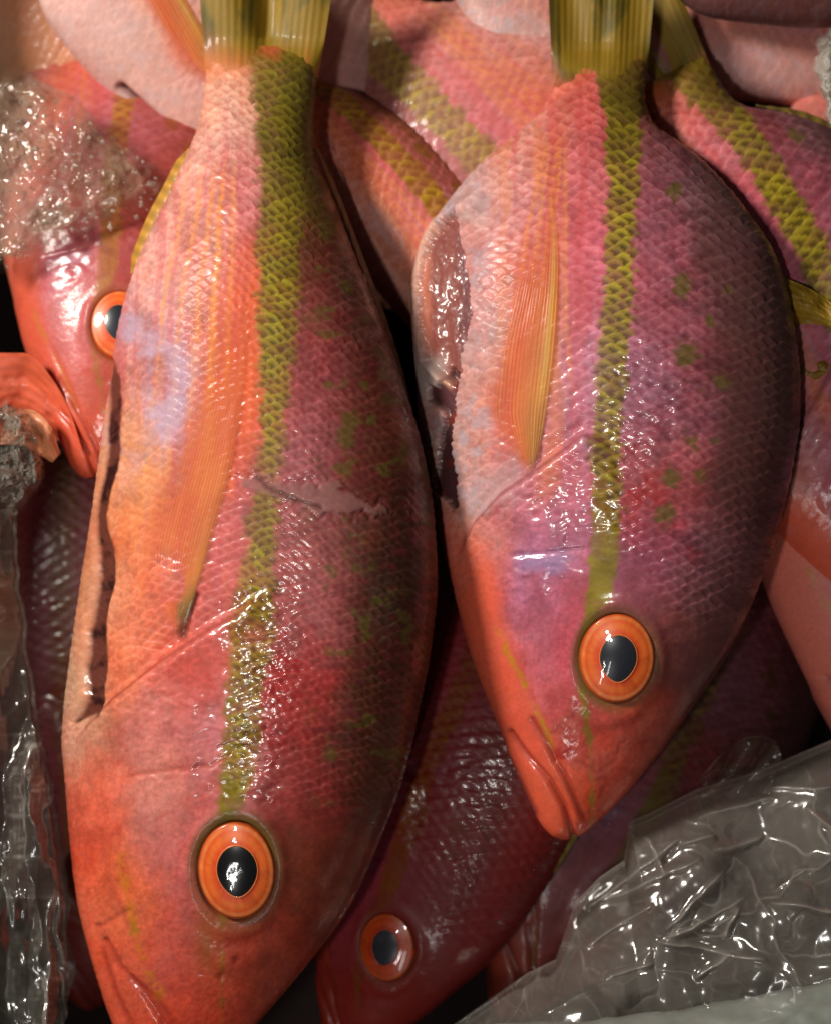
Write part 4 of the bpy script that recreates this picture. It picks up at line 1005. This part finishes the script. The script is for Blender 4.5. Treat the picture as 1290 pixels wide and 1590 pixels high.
def plastic_bag():
    top = [(660, 1625), (706, 1590), (746, 1562), (820, 1510), (862, 1490), (892, 1402), (930, 1362), (968, 1336), (976, 1276), (1005, 1264), (1080, 1226), (1180, 1196), (1240, 1170), (1330, 1132)]
    tp = np.array(top, float); d = np.concatenate([[0], np.cumsum(np.hypot(*np.diff(tp, axis=0).T))]); d /= d[-1]
    nu, nv = 460, 320
    u = np.linspace(0, 1, nu); v = np.linspace(0, 1, nv)
    ex, ey = np.interp(u, d, tp[:, 0]), np.interp(u, d, tp[:, 1])
    bx, by = 640 + u * 760, 1760 - u * 60
    vv = v[:, None] ** 1.1
    PX = ex[None] * (1 - vv) + bx[None] * vv; PY = ey[None] * (1 - vv) + by[None] * vv
    rng = np.random.RandomState(4)
    cr = [(1084,1271,1200,1241,.0026,4),(914,1408,1057,1301,.0026,4),(938,1396,1087,1337,.0026,4),(908,1468,1010,1405,.0026,4),(1033,1444,1123,1355,.0026,4),(1033,1459,1153,1396,.0026,4),
          (1018,1462,1183,1492,.0026,4),(1195,1223,1300,1223,.0026,4),(1254,1253,1300,1290,.0026,4),(741,1557,818,1450,.0026,4),(800,1530,838,1460,.0026,4),(832,1520,846,1450,.0026,4),(1200,1380,1250,1350,.0026,4),
          (1200,1400,1300,1420,.0026,4),(1110,1320,1180,1300,.0026,4),(1120,1460,1145,1410,.0026,4),(940,1520,1010,1500,.0026,4),(1080,1520,1130,1480,.0026,4),(1000,1300,1030,1360,.0026,4),(1060,1310,1110,1300,.0026,4)]
    for _ in range(16):
        x, y = rng.uniform(820, 1300), rng.uniform(1200, 1590); a = rng.uniform(-1.1, .4); L = rng.uniform(20, 90)
        cr.append((x, y, x + L * math.cos(a), y + L * math.sin(a), rng.uniform(-.0012, .0018), rng.uniform(2.5, 5)))
    h = crease_height(PX + (fbm(PX / 60, PY / 60, 551, 3) - .5) * 16, PY + (fbm(PX / 60 + 6, PY / 60, 557, 3) - .5) * 16, cr)
    big = (fbm(PX / 150, PY / 150, 501, 2) - .5) * .026
    wx = PX + (fbm(PX / 70, PY / 70, 511, 3) - .5) * 80; wy = PY + (fbm(PX / 70 + 8, PY / 70, 521, 3) - .5) * 80
    rx_, ry_ = wx * .85 - wy * .5, wx * .5 + wy * .85
    facet = facets(rx_, ry_ * 1.7, 150, 5) * .012 + facets(rx_ * 1.5 + 40, ry_ + 20, 75, 6) * .0014 + facets(rx_, ry_ * 1.3, 30, 7) * .0003
    lump = .010 * np.exp(-(np.hypot(PX - 1240, PY - 1395) / 42) ** 2)
    z = -0.030 + .055 * (1 - np.exp(-vv * 2.6)) + big * smooth(0, .15, vv) + facet * smooth(0, .06, vv) + h + lump
    z += .008 * (vv < .02)
    t = thing('plastic_bag', 'crumpled clear plastic bag bulging up at the lower right', 'plastic bag', tuple(W(np.array(1100.), np.array(1450.), np.array(-0.05))))
    o = np.array(t.location)
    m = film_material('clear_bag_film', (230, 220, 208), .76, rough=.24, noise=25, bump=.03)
    crease = np.clip(np.abs(h) / .0026, 0, 1) ** 1.5 * (.35 + .8 * fbm(PX / 22, PY / 22, 541, 3))  # whitening along folds stands in for highlights as well as doubled film
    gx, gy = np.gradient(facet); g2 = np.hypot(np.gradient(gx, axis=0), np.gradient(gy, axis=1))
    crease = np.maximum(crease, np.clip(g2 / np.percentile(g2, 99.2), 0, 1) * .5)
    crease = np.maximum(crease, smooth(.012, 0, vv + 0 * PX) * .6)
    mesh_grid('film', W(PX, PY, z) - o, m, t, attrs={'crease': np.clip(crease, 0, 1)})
    return t
plastic_bag()

def bag_scrap():
    nu, nv = 90, 60
    u, v = np.meshgrid(np.linspace(0, 1, nu), np.linspace(0, 1, nv))
    PX = 1082 + 122 * u + 8 * np.sin(v * 5); PY = 1212 - 62 * np.sin(u * 2.2) * (1 - v) - u * 10 + 30 * v
    z = -.022 + .010 * np.abs(np.sin(u * 7 + v * 4)) + .008 * fbm(u * 6, v * 6, 9) + .01 * np.exp(-(v / .06) ** 2)
    m = film_material('thin_clear_film', (150, 140, 130), .82, rough=.1, noise=120, bump=.5)
    o = mesh_grid('plastic_scrap', W(PX, PY, z), m); o['label'] = 'thin curled scrap of clear film above the plastic bag'; o['category'] = 'plastic film'
bag_scrap()

def white_liner():
    nu, nv = 120, 40
    u, v = np.meshgrid(np.linspace(0, 1, nu), np.linspace(0, 1, nv))
    ex = 640 + u * 720; ey = np.interp(ex, [640, 760, 900, 1100, 1218, 1300, 1360], [1606, 1592, 1585, 1562, 1534, 1520, 1512])
    PX = ex; PY = ey + v * 140 + (fbm(u * 14, v * 3, 7) - .5) * 10 * (1 - v)
    z = .040 + .03 * np.sqrt(v) + (fbm(u * 9, v * 4, 12) - .5) * .008
    m = film_material('milky_liner', (206, 212, 202), .26, rough=.35, noise=50, bump=.3)
    o = mesh_grid('box_liner', W(PX, PY, z), m); o['label'] = 'milky white plastic edge along the bottom of the frame at right'; o['category'] = 'liner'
white_liner()

def left_liner():
    nu, nv = 120, 320
    u, v = np.meshgrid(np.linspace(0, 1, nu), np.linspace(0, 1, nv))
    y = 790 + v * 860
    edge = np.interp(y, [790, 830, 900, 1000, 1100, 1200, 1300, 1400, 1500, 1590, 1650], [24, 30, 34, 44, 60, 76, 96, 108, 116, 104, 90]) + (fbm(y / 50, y * 0, 5) - .5) * 22
    PX = -60 + (edge + 60) * u; PY = y
    wv = PX + 30 * np.sin(y / 170) + (fbm(PX / 60, PY / 120, 37) - .5) * 70
    fold = facets(wv * 1.6, PY * .35, 60, 9) * .012 + facets(wv * 1.2 + 30, PY * .6, 38, 10) * .004
    z = -.006 + .020 * (1 - u) + fold + (fbm(PX / 70, PY / 160, 31, 2) - .5) * .016 - .01 * smooth(.9, 1, u)
    gx, gy = np.gradient(fold); g2 = np.hypot(np.gradient(gx, axis=0), np.gradient(gy, axis=1))
    crease = np.clip(g2 / np.percentile(g2, 98), 0, 1) * fbm(PX / 30, PY / 40, 39, 3)
    m = film_material('left_liner_film', (112, 110, 100), .5, rough=.18, noise=60, bump=.15)
    o = mesh_grid('box_liner', W(PX, PY, z), m, attrs={'crease': crease}); o['label'] = 'grey see-through plastic liner down the lower left edge'; o['category'] = 'liner'
left_liner()

def lump(name, label, cat, pts, z0, amp, mat, seed, freq=30, kind=None, n=130):
    """a rounded mass of ice over the outline pts"""
    P = np.array(pts, float); cx_, cy_ = P.mean(0)
    d = np.concatenate([[0], np.cumsum(np.hypot(*np.diff(np.vstack([P, P[:1]]), axis=0).T))]); d /= d[-1]
    Q = np.vstack([P, P[:1]])
    th = np.linspace(0, 1, 2 * n, endpoint=False)
    bx, by = np.interp(th, d, Q[:, 0]), np.interp(th, d, Q[:, 1])
    r = np.linspace(0.01, 1, n)[:, None]
    PX = cx_ + (bx - cx_) * r; PY = cy_ + (by - cy_) * r
    j = (fbm(PX / 20, PY / 20, seed) - .5) * 18 * r; PX = PX + j; PY = PY + j * .6
    rid = np.abs(fbm(PX / freq, PY / freq, seed + 1, 5) * 2 - 1)
    z = z0 + amp * np.sqrt(np.clip(1 - r ** 3, 0, 1)) + (fbm(PX / freq / 2, PY / freq / 2, seed + 4, 3) - .5) * amp * .8 - rid * amp * .35
    eg = smooth(.72, 1.0, r + (fbm(PX / 26, PY / 26, seed + 9) - .5) * .5) * .95
    o = mesh_grid(name, W(PX, PY, z), mat, wrap=True, attrs={'edge': eg + 0 * PX})
    o['label'] = label; o['category'] = cat
    if kind: o['kind'] = kind
    return o
SLUSH = ice_material('grey_slush', (150, 124, 104), .48, .3)
ICE = ice_material('clear_ice', (120, 114, 104), .45)
lump('crushed_ice', 'grey half-melted crushed ice over the small fish at upper left', 'ice', [(-40, 130), (30, 105), (80, 130), (120, 150), (180, 215), (255, 262), (262, 290), (225, 330), (170, 345), (110, 380), (40, 415), (-40, 440)], -.026, .012, SLUSH, 601, 40, kind='stuff')
lump('ice_lump', 'clear lump of ice at the left edge', 'ice', [(-40, 640), (10, 612), (38, 640), (66, 690), (70, 740), (48, 790), (20, 812), (-40, 800)], -.018, .022, ICE, 611, 22)
lump('ice_lump', 'pale chunk of ice at the right edge in the upper corner', 'ice', [(1330, 20), (1288, 40), (1262, 70), (1262, 110), (1276, 160), (1286, 215), (1330, 240)], -.02, .02, ice_material('pale_ice', (176, 176, 164), .2), 621, 26)

def ice_grains():
    rng = np.random.RandomState(8); Vs = []; Fs = []; n = 0
    base = np.array([(1,0,0),(-1,0,0),(0,1,0),(0,-1,0),(0,0,1),(0,0,-1)], float)
    tri = np.array([(0,2,4),(2,1,4),(1,3,4),(3,0,4),(2,0,5),(1,2,5),(3,1,5),(0,3,5)])
    poly = [(-20, 120), (60, 130), (170, 210), (262, 270), (240, 330), (120, 375), (40, 410), (-20, 430)]
    k = 0
    while k < 170:
        x, y = rng.uniform(-20, 270), rng.uniform(115, 430)
        if in_poly(np.array([x]), np.array([y]), poly)[0] > 0: continue
        r = rng.uniform(1.5, 6) * K * (1.6 if rng.rand() < .1 else 1)
        v = base * r * rng.uniform(.5, 1.3, (6, 1)); q = rng.randn(3, 3); q, _ = np.linalg.qr(q)
        Vs.append(v @ q + W(np.array(x), np.array(y), np.array(-.016 + rng.uniform(-.004, .003)))); Fs.append(tri + n); n += 6; k += 1
    o = mesh_raw('ice_grains', np.vstack(Vs), np.vstack(Fs), ice_material('ice_grain', (180, 164, 148), .5, .2), smooth_shade=False)
    o['label'] = 'loose glassy grains scattered on the crushed ice'; o['category'] = 'ice'; o['kind'] = 'stuff'
ice_grains()
